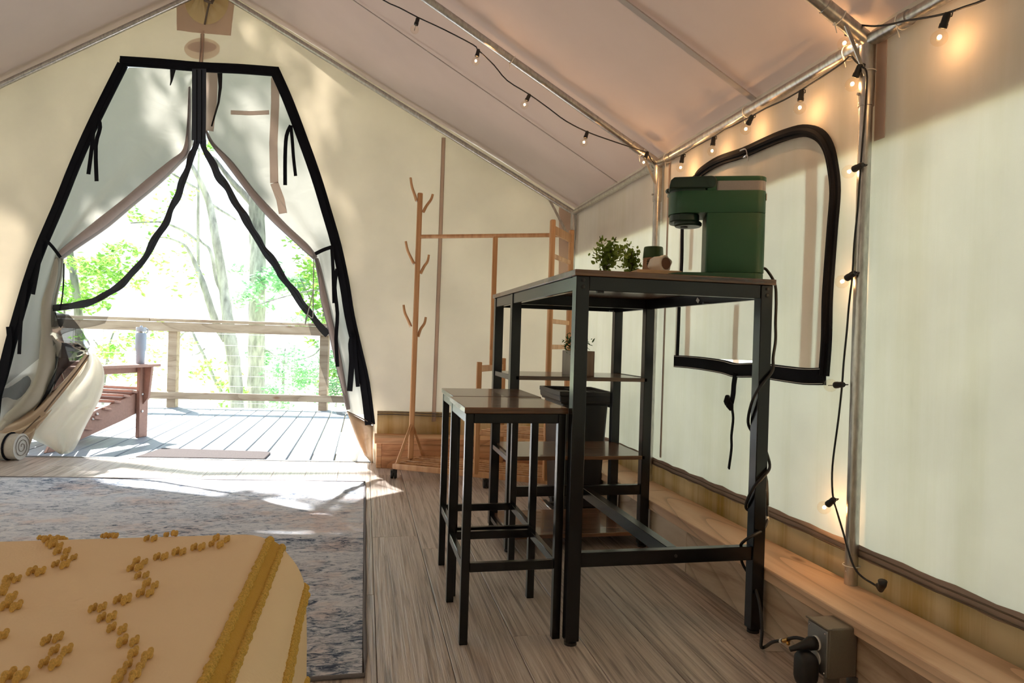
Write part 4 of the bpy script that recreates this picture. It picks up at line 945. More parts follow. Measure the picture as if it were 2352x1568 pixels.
def castor(u, v):
    c = R_(u, v, 0); m = MB(); m.box(c+V((-.018,-.020,.034)), c+V((.018,.014,.048)));
    for s_ in (-.0092,.0092): m.lathe([(.010,-.009),(.021,-.008),(.0235,-.004),(.0235,.004),(.021,.008),(.010,.009)], c+V((s_,0,.0235)), 18, Matrix.Rotation(PI/2, 3, 'Y'))
    m.tube([c+V((0,0,.024)), c+V((0,0,.056))], .007, 8); m.box(c+V((-.006,-.016,.03)), c+V((.006,.016,.05)))
    m.build('castor', M_rubber, rk, smooth='auto')
for a_ in ((.005,.0),(.005,RDEP),(.56,.0),(1.0,.0),(1.0,RDEP)): castor(*a_)
MB().bar(R_(.50,.165,.65), R_(.50,.165,.74), .024, .02, (0,1,0)).build('post_joint', M_bamboo, rk)

# ------------------------------------------------------------------ PEDAL BIN
bn = thing('pedal_bin', (1.0,3.2,0), 'tall black plastic pedal bin with tray lid behind the table', 'waste bin')
def quad_prism(b, t, z0, z1, m=None, n=1):
    m = m or MB(); m.add([(x_, y_, z0) for x_, y_ in b]+[(x_, y_, z1) for x_, y_ in t], [(3,2,1,0),(4,5,6,7),(0,1,5,4),(1,2,6,5),(2,3,7,6),(3,0,4,7)]); return m
Lb = [(.885,3.025),(1.145,3.005),(1.150,3.36),(.885,3.40)]
def inset(q, d):
    cx = sum(p[0] for p in q)/4; cy = sum(p[1] for p in q)/4; return [(p[0]+(d if p[0] < cx else -d), p[1]+(d if p[1] < cy else -d)) for p in q]
quad_prism(inset(Lb,.045), inset(Lb,.022), .016, .51).build('bin_body', M_bin, bn, bevel=.010, seg=3)
quad_prism(inset(Lb,.050), inset(Lb,.048), .0, .018).build('bin_foot', M_bin, bn, bevel=.004, seg=2)
quad_prism(inset(Lb,.004), Lb, .515, .548).build('lid', M_bin, bn, bevel=.008, seg=3)
quad_prism(inset(Lb,.012), inset(Lb,.010), .508, .516).build('lid_gasket', M_rubber, bn)
rim = MB()
o4, i4 = Lb, inset(Lb, .008)
rim.add([(x_,y_,.546) for x_,y_ in o4]+[(x_,y_,.566) for x_,y_ in o4]+[(x_,y_,.546) for x_,y_ in i4]+[(x_,y_,.566) for x_,y_ in i4],
        [(k,(k+1)%4,4+(k+1)%4,4+k) for k in range(4)]+[(8+k,12+k,12+(k+1)%4,8+(k+1)%4) for k in range(4)]+[(4+k,4+(k+1)%4,12+(k+1)%4,12+k) for k in range(4)])
rim.build('tray_rim', M_bin, bn, bevel=.002, seg=2)
MB().bar((1.02,3.03,.551),(1.02,3.36,.551), .004, .006).build('tray_divider', M_bin, bn)
MB().bar((1.0,3.34,.556),(1.12,3.22,.553), .006, .006).build('lid_latch', M_bin, bn)
MB().bar((1.150,3.05,.505),(1.150,3.10,.505), .02, .03).build('side_hinge', M_bin, bn)
m = MB(); m.bar((.858,3.16,.032),(.862,2.975,.026), .030, .010); m.build('pedal', M_rubber, bn, bevel=.002, seg=1)
MB().bar((.842,3.165,.038),(.845,2.970,.032), .008, .014).build('pedal_edge', M_chrome, bn, bevel=.002, seg=1)
MB().bar((.865,3.10,.03),(.93,3.10,.035), .03, .012).build('pedal_arm', M_rubber, bn)
MB().lathe([(.010,-.009),(.022,-.007),(.024,0),(.022,.007),(.010,.009)], (.905,3.17,.024), 16, Matrix.Rotation(PI/2, 3, 'Y')).build('bin_wheel', M_rubber, bn, smooth='auto')

# ------------------------------------------------------------------ STRING LIGHTS
sl = thing('string_lights', (TX-.02,2.86,1.6), 'black cord of clear globe bulbs strung along the tent frame', 'string lights')
YR = 2.83
def c1(L): return [atY(x_, y_, YR) for x_, y_ in L]
XE = 1.232
def c2(L): return [atX(x_, y_, XE) for x_, y_ in L]
run1 = c1([(700,-130),(790,-60),(880,0),(918,18),(960,40),(1020,68),(1087,103),(1096,113),(1106,122),(1135,150),(1165,185),(1216,217),(1262,250),(1300,278),(1349,303),(1410,325),(1470,345),(1487,352)]) + [V((1.235,2.845,1.600))]
run2 = c2([(1522,372),(1545,364),(1568,355),(1600,335),(1640,314),(1664,298),(1682,290),(1706,277),(1728,266),(1760,248),(1800,230),(1840,207),(1890,175),(1930,148),(1945,135),(1954,128),(1965,140),(1978,152),(1990,165),(1990,210),(1984,290),(1977,378),(1970,480),(1962,560),(1958,628),(1950,700),(1945,760),(1938,830),(1934,885),(1926,960),(1914,1050),(1911,1100),(1914,1145),(1924,1180),(1936,1220),(1946,1255),(1956,1288),(1968,1312),(1985,1328),(2005,1340),(2020,1350)])
run3 = c2([(1760,-60),(1845,0),(1890,24),(1930,44),(1950,54),(1980,58),(2010,60),(2045,56),(2080,48),(2130,40),(2172,31),(2215,16),(2260,0),(2330,-40)])
MB().tube(smooth_pts(run1 + run2, 3), .0026, 6).build('cord', M_rubber, sl, smooth=True)
MB().tube(smooth_pts(run3, 3), .0026, 6).build('cord', M_rubber, sl, smooth=True)
# socket + bulb prototypes, pointing along -Z from the cord
def proto_mesh(m, name):
    me = bpy.data.meshes.new(name); me.from_pydata(m.v, [], m.f); me.update()
    for p in me.polygons: p.use_smooth = True
    me.set_sharp_from_angle(angle=math.radians(45)); return me
sock_m = MB().lathe([(.0075,-.030),(.0090,-.029),(.0090,-.020),(.0080,-.019),(.0080,-.002),(.0060,.003),(.0015,.004)], n=14)
sock_m.tube([V((.006,0,-.006)),V((.013,0,-.003)),V((.012,0,.004)),V((.004,0,.005))], .0015, 5)
sock_me = proto_mesh(sock_m, 'socket')
BC = -.049
bulb_me = proto_mesh(MB().lathe([(.0065,-.0285),(.0070,-.031)] + [(.0175*math.sin(a), BC+.0175*math.cos(a)) for a in [PI*(.14+.86*i/12) for i in range(13)]][:-1] + [(.0005, BC-.0175)], n=18), 'bulb')
fm = MB(); fm.tube([V((-.004,0,BC-.004)),V((-.002,0,BC+.004)),V((0,0,BC-.001)),V((.002,0,BC+.004)),V((.004,0,BC-.004))], .0013, 6); fm.tube([V((-.004,0,BC-.004)),V((-.002,0,-.031))], .0005, 4); fm.tube([V((.004,0,BC-.004)),V((.002,0,-.031))], .0005, 4)
fil_me = proto_mesh(fm, 'filament')
fm2 = MB(); fm2.ball((0,0,BC+.002), .0046, 10, 7, (1,1,1.15)); fil_on_me = proto_mesh(fm2, 'filament')
for me_, mt_ in ((sock_me, M_rubber),(bulb_me, M_glass),(fil_me, M_filoff),(fil_on_me, M_fil)): me_.materials.append(mt_)
def bulb(sock, blb, fn, lit=True, power=1.3):
    a = fn([sock])[0]; b = fn([blb])[0]; d = (b-a).normalized()
    s_ = bpy.data.objects.new('socket', sock_me); COL.objects.link(s_); s_.parent = sl
    s_.location = a - ORG[sl.name]; s_.rotation_mode = 'QUATERNION'; s_.rotation_quaternion = (-d).to_track_quat('Z', 'Y')
    bb = bpy.data.objects.new('bulb', bulb_me); COL.objects.link(bb); bb.parent = s_
    ff = bpy.data.objects.new('filament', fil_on_me if lit else fil_me); COL.objects.link(ff); ff.parent = s_
    if lit:
        ld = bpy.data.lights.new('bulb_light', 'POINT'); ld.energy = power*.8; ld.color = (1.0, .52, .21); ld.shadow_soft_size = .005
        lo = bpy.data.objects.new('bulb_light', ld); COL.objects.link(lo); lo.location = a + d*.049 - V((0,0,0))
for s_, b_, lit in (((960,42),(954,62),False),((1099,115),(1095,131),True),((1216,218),(1208,234),True),((1349,303),(1344,318),True)):
    bulb(s_, b_, c1, lit)
bulb((1487,350),(1481,366), lambda L: [atY(x_, y_, 2.80) for x_, y_ in L])
for s_, b_, lit in (((1568,357),(1565,375),True),((1639,316),(1637,334),True),((1727,267),(1717,288),True),((1841,209),(1838,238),True),((1976,150),(1964,178),True),((1958,56),(1946,84),True),((2176,32),(2163,70),True),((1980,379),(1960,389),True),((1962,627),(1942,641),True),((1936,883),(1905,885),False),((1915,1147),(1898,1161),True)):
    bulb(s_, b_, c2, lit)
e_ = c2([(2020,1350)])[0]
MB().tube([e_+V((0,.008,.006)), e_+V((0,-.004,.0)), e_+V((-.002,-.012,.012)), e_+V((-.004,-.014,.022))], [.006,.009,.009,.0105], 12).build('end_socket', M_rubber, sl, smooth=True)
def tie(c, ax, r=.020, tail_=(0,-.01,-.03)):
    c = V(c); ax = V(ax).normalized(); u = ax.orthogonal().normalized(); w_ = ax.cross(u)
    m = MB(); m.tube([c+u*r*math.cos(2*PI*k/16)+w_*r*math.sin(2*PI*k/16) for k in range(17)], .0016, 5, cap=False)
    q = c - V((.7*r,0,.72*r)); m.tube([q, q+V(tail_)], .0013, 5); m.ball(q, .0032, 8, 5)
    m.build('cable_tie', M_white, sl, smooth=True)
rdir = V((RX-TX, 0, RZ-.045-ET)).normalized()
for y_, s_ in ((1.555,.10),(2.86,.09),(2.86,.78)): tie(V((TX,y_,ET))+rdir*s_, rdir, .020)
for y_ in (1.63, 1.44, 2.13, 2.76): tie((TX,y_,ET), (0,1,0), .020)
tie((TX,1.555,.235), (0,0,1), .0205, (.0,-.006,.004)); tie((TX,1.555,ET-.08), (0,0,1), .0215, (0,.0,-.004))

# ------------------------------------------------------------------ BED AND BEDSPREAD
BZ = .478; BXR, BYF, RR = -.185, 1.13, .10
bed = thing('bed', (-1.0,.4,0), 'bed hidden under the mustard tufted bedspread', 'bed')
MB().box((-1.75,-1.1,.10),(BXR+.05,BYF+.06,.26)).build('bed_base', M_chair, bed)
MB().box((-1.75,-1.1,.26),(BXR+.07,BYF+.08,BZ-.03)).build('mattress', M_white, bed, bevel=.05, seg=3)
for (x_, y_) in ((-1.7,-1.0),(-1.7,1.0),(-.25,1.0),(-.25,-1.0)): MB().box((x_,y_,0),(x_+.05,y_+.05,.10)).build('leg', M_chair, bed)
sp = thing('bedspread', (-.8,.6,BZ), 'mustard yellow bedspread with chenille tufts, draped over the bed corner', 'bedspread')
def bedp(a, b, lift=0.0):
    """a = arc length past the flat top to the right, b = past it to the far end (negative: on the flat)"""
    ax_, by_ = max(0,a), max(0,b); rho = math.hypot(ax_, by_)
    q = V((BXR + min(0,a), BYF + min(0,b), BZ)); nrm = V((0,0,1))
    if rho > 1e-6:
        d = V((ax_/rho, by_/rho, 0)); t = min(rho/RR, PI/2); h = RR*math.sin(t); dz = RR*(1-math.cos(t)) + max(0, rho-RR*PI/2)
        ang = math.atan2(by_, ax_); fold = .010*math.sin(ang*9+1)*min(1, max(0, rho-.08)*5) + (.004*math.sin(b*16)+.003*math.sin(a*14))*min(1, max(0, rho-.08)*4)
        q = q + d*(h+fold) - V((0,0,dz)); nrm = V((0,0,math.cos(t))) + d*math.sin(t)
    q.z += .004*math.sin(a*5.1+1)*math.sin(b*4.3) * (1 if rho < .02 else .3)
    return q + nrm*lift, nrm
def gridline(lo, hi, n, dens0, dens1, nd):
    return [lo+(dens0-lo)*i/n for i in range(n)] + [dens0+(dens1-dens0)*i/nd for i in range(nd)] + [dens1+(hi-dens1)*i/6 for i in range(7)]
rows = [[bedp(a, b)[0] for a in gridline(-1.55, .52, 24, -.03, .24, 22)] for b in gridline(-2.1, .50, 30, -.03, .24, 22)]
MB().grid(rows).build('cloth', M_spread, sp, smooth=True)
# tufts
def bed_from_px(x_, y_):
    q = atZ(x_, y_, BZ); a, b = q.x-BXR, q.y-BYF
    for _ in range(30):
        p, _n = bedp(a, b); v = p-CAM; X_ = v.dot(RT)/v.dot(FW)*FPX+1176; Y_ = 784-v.dot(UP)/v.dot(FW)*FPX
        e = 1e-3; pa, _n = bedp(a+e, b); va = pa-CAM; pb, _n = bedp(a, b+e); vb = pb-CAM
        xa = va.dot(RT)/va.dot(FW)*FPX+1176; ya = 784-va.dot(UP)/va.dot(FW)*FPX; xb = vb.dot(RT)/vb.dot(FW)*FPX+1176; yb = 784-vb.dot(UP)/vb.dot(FW)*FPX
        j = [[(xa-X_)/e,(xb-X_)/e],[(ya-Y_)/e,(yb-Y_)/e]]; det = j[0][0]*j[1][1]-j[0][1]*j[1][0]
        if abs(det) < 1: break
        ex, ey = x_-X_, y_-Y_; da = (j[1][1]*ex-j[0][1]*ey)/det; db = (-j[1][0]*ex+j[0][0]*ey)/det
        s_ = min(1, .05/max(1e-9, math.hypot(da, db))); a += da*s_; b += db*s_
    return a, b
tm = MB(); R = random.Random(4)
for k in range(4): tm.ball((.0006*(-1)**k,(k-1.5)*.0042,.0022+.0010*(k%2)), .0033 if 0 < k < 3 else .0027, 7, 5, (1,1,.95))
tuft_me = proto_mesh(tm, 'tuft'); tuft_me.materials.append(M_tuft)
# tuft positions, read off the chevron pattern
TQ = [(300,125),(345,110),(372,128),(410,98),(440,110),(480,92),(345,158),(400,160),(390,200),(440,205),(425,248),(495,243),(475,292),(545,292),(410,342),(480,350),(235,397),(300,402),
 (60,455),(125,455),(40,503),(12,560),(85,592),(45,652),(120,662),(765,108),(840,95),(790,132),(850,132),(1085,150),(1140,152),(1230,115),(1290,118),(1600,150),(1680,158),(1565,190),(1630,200),
 (1435,217),(1493,217),(1300,252),(1352,252),(1160,287),(1218,287),(1010,318),(1070,328),(965,372),(1030,367),(1020,428),(1080,423),(1085,488),(1145,503),(1040,557),(1110,557),
 (870,607),(935,612),(685,672),(755,667),(750,742),(825,740),(825,818),(905,832),(905,922),(995,920),(985,1010),(1090,1032),(945,1092),(1040,1102),(900,1150),(1000,1172),(870,1205),
 (340,912),(430,892),(400,987),(495,987),(325,1077),(410,1087),(60,1182),(155,1182),(15,882)]
T = [(x_*.3104, 1190+y_*.3104+5) for x_, y_ in TQ]
for (x_, y_) in T:
    a, b = bed_from_px(x_, y_)
    if b > .13 or a < -1.5: continue
    q, nrm = bedp(a, b, .001); t_ = bpy.data.objects.new('tuft', tuft_me); COL.objects.link(t_); t_.parent = sp; t_.location = q - ORG[sp.name]
    d = (bedp(a+.0008, b+.004)[0]-q).normalized(); t_.rotation_mode = 'QUATERNION'
    zx = nrm; yx = (d - zx*d.dot(zx)).normalized(); xx_ = yx.cross(zx)
    t_.rotation_quaternion = Matrix(((xx_.x,yx.x,zx.x),(xx_.y,yx.y,zx.y),(xx_.z,yx.z,zx.z))).to_quaternion()
    s_ = R.uniform(.85,1.2); t_.scale = (s_, s_*1.05, s_*1.25)
# beaded borders running along the side
def border(av, b0, b1, w_):
    m = MB(); b = b0; k = 0
    while b < b1:
        for s_ in (-w_, w_):
            q, n_ = bedp(av + s_ + .0006*math.sin(k*2.1), b + (.0028 if s_ > 0 else 0), .001); m.ball(q, .0056+.0006*math.sin(k*1.7), 7, 5)
        b += .0088; k += 1
    m.build('chenille_border', M_tuft2, sp, smooth=True, kind='stuff')
    rows_ = [[bedp(av+t*w_*1.1, b0+(b1-b0)*i/60, .0018)[0] for t in (-1,-.3,.3,1)] for i in range(61)]
    MB().grid(rows_).build('border_band', M_band, sp, smooth=True)
border(.058, -.75, .10, .0115); border(.150, -.75, .12, .0060); border(.30, -.75, .12, .0060)
for k in range(14):
    q, n_ = bedp(-.46+.004*k, .055+.006*math.sin(k), .002)

# ------------------------------------------------------------------ OUTSIDE: mat, chair, bottle, roll, railing
dm = thing('door_mat', (-1.0,4.8,-.03), 'dark brown bristle door mat on the deck just outside the doorway', 'door mat')
A = [atZ(x_, y_, -.022) for x_, y_ in ((310,1050),(607,1055),(622,1040),(612,1038),(372,1030))]
pl = [A[0],A[1],A[2],A[3],A[4]]
m = MB(); n_ = 5; m.add([(q.x,q.y,-.0295) for q in pl]+[(q.x,q.y,-.016) for q in pl], [tuple(reversed(range(n_))), tuple(range(n_,2*n_))]+[(k,(k+1)%n_,n_+(k+1)%n_,n_+k) for k in range(n_)])
m.build('bristle_pad', M_coir, dm, bevel=.006, seg=2)

ch = thing('adirondack_chair', (-2.0,5.4,-.03), 'brown slatted garden chair with wide arms out on the deck', 'garden chair')
cu = V((.909,-.416,0)); cf = V((.416,.909,0)); CC = V((-1.645,5.675,-.03))   # right front leg; cu = to the right, cf = forward
def C_(r, f, z): return CC + cu*r + cf*f + V((0,0,z))
def cb(a, b, w, h, nm, up=(0,0,1)): return MB().bar(C_(*a), C_(*b), w, h, up).build(nm, M_chair, ch, bevel=.004, seg=1)
CWd = .56
for r_ in (0, -CWd):
    cb((r_,0,0),(r_,0,.535), .032, .09, 'front_leg', cf)
    m = MB(); pr_ = [(.03,.36),(.03,.20),(-.15,.145),(-.74,-.0+.0),(-.80,.0),(-.76,.07),(-.52,.20),(-.40,.245),(-.22,.285)]
    s_ = .014 if r_ == 0 else -.014
    rr0 = r_ - .034 if r_ == 0 else r_ + .034
    vs = [C_(rr0+o_, f_, z_) for o_ in (-.012,.012) for f_, z_ in pr_]; k_ = len(pr_)
    m.add(vs, [tuple(range(k_)), tuple(reversed(range(k_,2*k_)))]+[(i,(i+1)%k_,k_+(i+1)%k_,k_+i) for i in range(k_)]); m.build('side_stringer', M_chair, ch, bevel=.003, seg=1)
    cb((r_+ (.02 if r_ == 0 else -.02), .09, .548),(r_+(.02 if r_ == 0 else -.02), -.66, .548), .13, .022, 'armrest')
    cb((r_-(.03 if r_==0 else -.03), .03, .515),(r_-(.03 if r_==0 else -.03), -.60, .515), .022, .05, 'arm_support')
    m = MB(); sg = 1 if r_ == 0 else -1
    m.add([C_(r_+sg*(.016+.0), o_, z_) for o_ in (-.012,.012) for z_ in (.25,.537)]+[C_(r_+sg*.085, o_, .537) for o_ in (-.012,.012)]+[C_(r_+sg*.06, o_, .30) for o_ in (-.012,.012)],
          [(0,1,4,6),(2,3,5,7),(1,3,5,4),(0,2,7,6),(4,5,7,6),(0,1,3,2)]); m.build('arm_bracket', M_chair, ch, bevel=.002, seg=1)
for k_ in range(7):
    f_ = .02 - k_*.085; z_ = .365 - .012*k_ - .0085*k_*k_*.35*1.6
    MB().bar(C_(-CWd-.0,f_,z_), C_(.0,f_,z_), .074, .018, (0,.25,1)).build('seat_slat', M_chair, ch, bevel=.003, seg=1)
for k_ in range(6):
    r_ = -CWd+.06+k_*.088; top = .86 + .07*math.sin(PI*(k_+.5)/6)
    MB().bar(C_(r_,-.50,.20), C_(r_,-.50-.30*(top-.2)/.8,top), .075, .016, cf).build('back_slat', M_chair, ch, bevel=.003, seg=1)
cb((-CWd,-.66,.53),(0,-.66,.53), .05, .03, 'back_rail'); cb((-CWd,.02,.29),(0,.02,.29), .022, .09, 'front_apron'); cb((-CWd,-.52,.17),(0,-.52,.17), .02, .06, 'back_rail')
for (f_, z_) in ((-.405,.215),(-.44,.185),(-.56,.14),(-.02,.20),(-.02,.33)): MB().ball(C_(-.018 if f_ < -.1 else .018, f_, z_), .011).build('bolt', M_chrome, ch, smooth=True)

bt = thing('water_bottle', tuple(C_(-.03,-.01,.559)), 'pale blue grey steel water bottle standing on the chair arm', 'bottle')
bc = C_(.0,-.03,.560)
MB().lathe([(.028,0),(.030,.004),(.0315,.09),(.0375,.108),(.0385,.115),(.0385,.215),(.036,.226),(.031,.233)], bc, 24).build('bottle_body', M_bottle, bt, smooth='auto')
MB().lathe([(.030,.232),(.030,.243)], bc, 24).build('steel_ring', M_chrome, bt, smooth='auto')
MB().lathe([(.034,.243),(.036,.246),(.036,.272),(.033,.276)], bc, 24).build('bottle_lid', M_bottlelid, bt, smooth='auto')
MB().lathe([(.010,.275),(.010,.283),(.006,.288)], bc, 14).build('spout', M_bottlelid, bt, smooth='auto')
MB().tube([bc+V((.034,0,.268)), bc+V((.047,-.004,.262)), bc+V((.046,-.004,.240)), bc+V((.037,0,.232))], .004, 7).build('carry_loop', M_bottlelid, bt, smooth=True)

mr_ = thing('rolled_mat', (-2.25,4.62,0), 'grey ribbed mat rolled up at the left side of the doorway', 'rolled mat')
ra, rb = atZ(68,1027,.075), V((0,0,0)); ra = V((-1.965,4.55,.078)); rb = V((-2.75,4.655,.078)); dr = (ra-rb).normalized()
m = MB(); pts_ = [rb.lerp(ra, i/60) for i in range(61)]; m.tube(pts_, [.076+.0016*math.sin(i*1.9) for i in range(61)], 22, cap=True); m.build('mat_roll', M_matroll, mr_, smooth='auto')
sd_ = dr.cross(V((0,0,1))).normalized(); sp_ = [ra+dr*.004+(sd_*math.cos(t*.45)+V((0,0,1))*math.sin(t*.45))*(.010+.0017*t) for t in range(38)]
MB().tube(sp_, .0018, 5).build('mat_spiral_edge', M_boxgrey, mr_)
MB().tube([ra-dr*.06+(sd_*math.cos(a)+V((0,0,1))*math.sin(a))*.080 for a in [2*PI*k/20 for k in range(21)]], .006, 6, cap=False).build('binding_strap', M_webbing, mr_)

# railing
rl = thing('deck_railing', (-1.2,7.7,-.03), 'pine deck railing with wire mesh infill at the far edge of the deck', 'railing')
def rp(x, z, o=0): return V((x, 7.55-.14*x+o, z))
for x_ in (-5.1,-3.54,-1.98,-.42,1.14): MB().obox(rp(x_, .33, .02), GU*.089, GN*.089, (0,0,.90)).build('railing_post', M_rail, rl, bevel=.004, seg=1)
MB().bar(rp(-5.3,.822,-.045), rp(2.2,.822,-.045), .038, .095).build('top_rail', M_rail, rl, bevel=.004, seg=1)
MB().bar(rp(-5.3,.892,.0), rp(-2.2,.892,.0), .14, .032).build('rail_cap', M_rail, rl, bevel=.004, seg=1)
MB().bar(rp(-2.195,.891,.0), rp(2.2,.885,.0), .14, .032).build('rail_cap', M_rail, rl, bevel=.004, seg=1)
MB().bar(rp(-5.3,.100,-.045), rp(2.2,.100,-.045), .038, .072).build('bottom_rail', M_rail, rl, bevel=.004, seg=1)
m = MB(); x_ = -5.3
while x_ < 2.2: m.tube([rp(x_,-.05,.075), rp(x_,.86,.075)], .0024, 4, cap=False); x_ += .152
z_ = .0
for z_ in (.02,.10,.20,.31,.42,.53,.64,.76): m.tube([rp(-5.3,z_,.078), rp(2.2,z_,.078)], .0024, 4, cap=False)
m.build('wire_mesh', M_wire, rl, kind='stuff')

# ------------------------------------------------------------------ TREES
def branch_w(px, wpx, Yd, k=4, jit=0):
    P_ = smooth_pts([atY(x_, y_, Yd+jit*math.sin(i*1.9)) for i, (x_, y_) in enumerate(px)], k); n_ = len(P_); r = []
    for i in range(n_):
        t = i/(n_-1)*(len(wpx)-1); j = int(min(t, len(wpx)-2)); w_ = wpx[j]+(wpx[j+1]-wpx[j])*(t-j); r.append(w_*Yd/FPX/2*(1+.06*math.sin(i*2.3)))
    return P_, r
def leaves(m, c, rad, n, size, R, flat=.6):
    c = V(c)
    for _ in range(n):
        d = V((R.gauss(0,1), R.gauss(0,1), R.gauss(0,1)*flat)); d = d.normalized()*rad*(R.random()**.45); q = c+d
        n_ = V((R.gauss(0,.6), R.gauss(0,.6), 1)).normalized(); u = n_.orthogonal().normalized(); u.rotate(Matrix.Rotation(R.uniform(0,6.3),3,n_)); w_ = n_.cross(u); l_ = size*R.uniform(.6,1.3)
        m.add([q-u*l_*.5, q+w_*l_*.28, q+u*l_*.5, q-w_*l_*.28], [(0,1,2,3)])
def clump(m, c, rad, n, size, R, sub=9, flat=.6):
    for _ in range(sub):
        d = V((R.gauss(0,1),R.gauss(0,1),R.gauss(0,1)*flat)).normalized()*rad*R.uniform(.2,1)
        leaves(m, V(c)+d, rad*.33, n//sub, size, R, flat)
R = random.Random(21)
def tree(label, Yd, trunks, clumps, leaf, group='trees beyond the deck', size=.10):
    P0 = atY(trunks[0][0][0][0], trunks[0][0][0][1], Yd); t = thing('tree', (P0.x, Yd, -1.4), label, 'tree', group)
    for i, (px, w_) in enumerate(trunks):
        P_, r = branch_w(px, w_, Yd + .12*i, jit=.05)
        if i == 0: P_ = [V((P_[0].x, P_[0].y, -2.2))] + P_; r = [r[0]*1.2] + r
        MB().tube(P_, r, 10).build('trunk' if i == 0 else 'branch', M_bark, t, smooth=True)
    m = MB()
    for (x_, y_, rp_, n_, sz) in clumps: clump(m, atY(x_, y_, Yd+R.uniform(-1,1)*.8), rp_*Yd/FPX, n_, sz, R)
    if m.v: m.build('foliage', leaf, t, kind='stuff')
    return t
tree('thick straight grey trunk right of the forked tree, leafy shoots around it', 14,
     [([(588,960),(588,850),(590,740),(592,600),(590,500),(592,430),(590,330),(588,200)], [40,36,34,34,34,32,30,26]), ([(586,475),(560,445),(540,425),(520,400),(490,360)],[16,14,12,9,6])],
     [(600,660,70,420,.13),(650,640,60,300,.12),(590,900,40,500,.10),(590,830,40,400,.10),(560,620,50,120,.12),(680,520,50,160,.12),(640,640,40,160,.12)], M_leaf2)
tree('forked tree with two leaning trunks in the middle of the doorway view', 11.5,
     [([(546,960),(540,860),(532,800),(524,740),(514,660),(505,600),(494,540),(484,480),(470,440),(452,400),(434,370)],[30,28,27,24,20,18,17,15,13,10,7]),
      ([(520,780),(500,750),(482,700),(466,650),(450,610),(436,580),(420,560),(380,545),(350,548)],[18,16,14,13,10,7,5,4,2]),
      ([(516,680),(498,640),(490,600),(480,570),(462,555),(452,540)],[13,10,8,6,5,3]),
      ([(456,620),(455,560),(455,500),(456,440),(456,400),(457,340)],[7,6,6,5,5,4]),
      ([(456,555),(430,535),(400,520),(370,510),(340,510),(300,512)],[7,6,5,4,3,2]),
      ([(480,465),(500,478),(520,490),(542,505)],[7,6,5,3]),
      ([(456,435),(430,420),(410,408),(395,398)],[8,6,5,3]),
      ([(508,900),(488,860),(470,820),(450,780),(440,760),(420,766),(405,790)],[8,7,6,5,5,4,3]),
      ([(470,800),(455,812),(440,815)],[4,3,2])],
     [(330,500,70,90,.09),(400,560,70,60,.09),(480,860,50,120,.1),(540,900,50,260,.11),(390,440,60,60,.09),(350,600,50,40,.09),(420,640,60,36,.10),(410,670,40,26,.11),(465,330,40,60,.09)], M_leaf)
tree('slim leaning tree with dense leaves at the left of the doorway view', 12.5,
     [([(185,900),(182,760),(178,700),(170,640),(162,590),(154,540)],[18,16,15,14,13,11]), ([(148,720),(145,660),(146,600)],[4,3,2])],
     [(170,640,60,260,.11),(230,620,70,330,.11),(270,650,60,240,.11),(220,690,50,200,.11),(300,590,50,120,.1),(150,700,40,160,.1),(260,580,40,90,.1)], M_leaf)
tree('low leafy shrubbery behind the railing at the left', 10.5,
     [([(235,960),(240,880),(250,800),(262,760)],[6,5,4,3]), ([(250,830),(230,800),(215,780)],[4,3,2])],
     [(225,800,50,180,.09),(290,770,60,110,.09),(330,800,50,70,.08),(380,850,60,50,.08),(250,860,50,100,.09),(400,790,50,50,.08),(300,860,60,40,.08),(370,760,40,60,.08)], M_leaf)
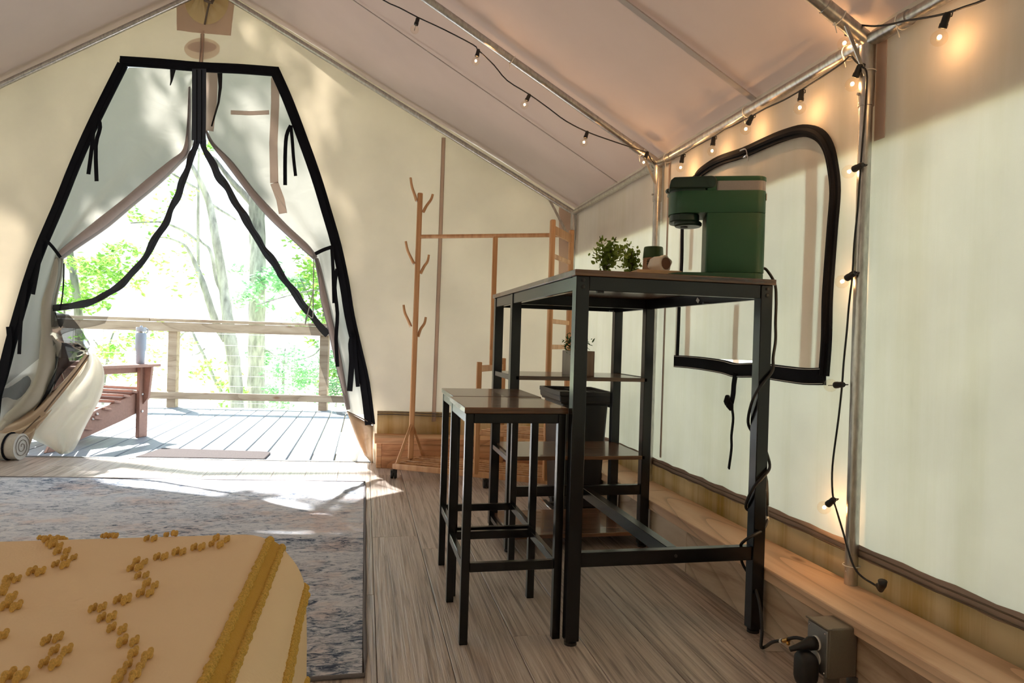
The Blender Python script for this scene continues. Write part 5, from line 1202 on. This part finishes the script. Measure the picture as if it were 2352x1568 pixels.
tree('young pine with soft needle foliage behind the railing at the right', 10.0,
     [([(648,960),(650,900),(652,840),(655,800)],[7,6,5,4]), ([(652,835),(690,825),(720,815),(735,800)],[4,3,3,2]), ([(652,835),(630,815),(606,800)],[4,3,2]), ([(590,700),(640,685),(690,672),(735,665)],[3,3,3,2])],
     [(660,860,70,800,.055),(700,830,70,800,.055),(640,900,60,600,.055),(730,880,70,700,.055),(760,820,60,500,.055),(700,740,50,200,.07)], M_leaf2)
tree('broadleaf saplings crowding the right side of the doorway view', 13.0,
     [([(740,960),(742,800),(745,700),(748,600)],[10,8,7,5]), ([(744,740),(720,700),(700,660),(690,640)],[4,3,2,2])],
     [(700,640,60,260,.12),(740,600,60,260,.12),(730,680,60,260,.12),(760,700,60,260,.12),(690,560,40,100,.12),(780,850,60,300,.12),(720,740,50,160,.12)], M_leaf)
# overhead crown whose leaves dapple the sun on deck and rug
oc = thing('overhanging_tree', (-4.6,8.6,-1.4), 'tall tree beside the deck, its high crown shading the doorway', 'tree', 'trees beyond the deck')
MB().tube([(-4.6,8.6,-2),(-4.5,8.5,2),(-4.2,8.2,4.6),(-3.6,7.8,6.4),(-2.6,7.2,7.2)], [.20,.18,.15,.10,.05], 10).build('trunk', M_bark, oc, smooth=True)
MB().tube([(-4.2,8.2,4.6),(-3.2,8.0,5.4),(-2.0,8.3,5.9)], [.10,.07,.03], 8).build('branch', M_bark, oc, smooth=True)
m = MB()
for _ in range(22):
    g0 = V((R.uniform(-1.9,.6), R.uniform(1.9,3.45), 0)); q = g0 - SUN_TRAVEL*R.uniform(7.5,9.5); leaves(m, q, R.uniform(.15,.34), 60, .16, R)
for _ in range(170):
    g0 = V((R.choice((R.uniform(.05,1.7), R.uniform(-3.0,-1.6), R.uniform(-1.7,.0))), 4.3, 0)); g0.z = R.uniform(.4,2.3) if g0.x > .05 or g0.x < -1.7 else R.uniform(2.1,2.9)
    if _ % 3 == 0: g0 = V((R.uniform(-2.6,-1.5), 4.3, R.uniform(1.4,2.6))); q = g0 - SUN_TRAVEL*R.uniform(6,8); leaves(m, q, R.uniform(.25,.5), 70, .16, R)
for k in range(90):
    g0 = V((.15 + 1.5*((k*.618) % 1), 4.3, .55 + 1.75*((k*.367) % 1))); q = g0 - SUN_TRAVEL*R.uniform(6,8); leaves(m, q, R.uniform(.25,.42), 75, .16, R)
m.build('foliage', M_leaf, oc, kind='stuff')
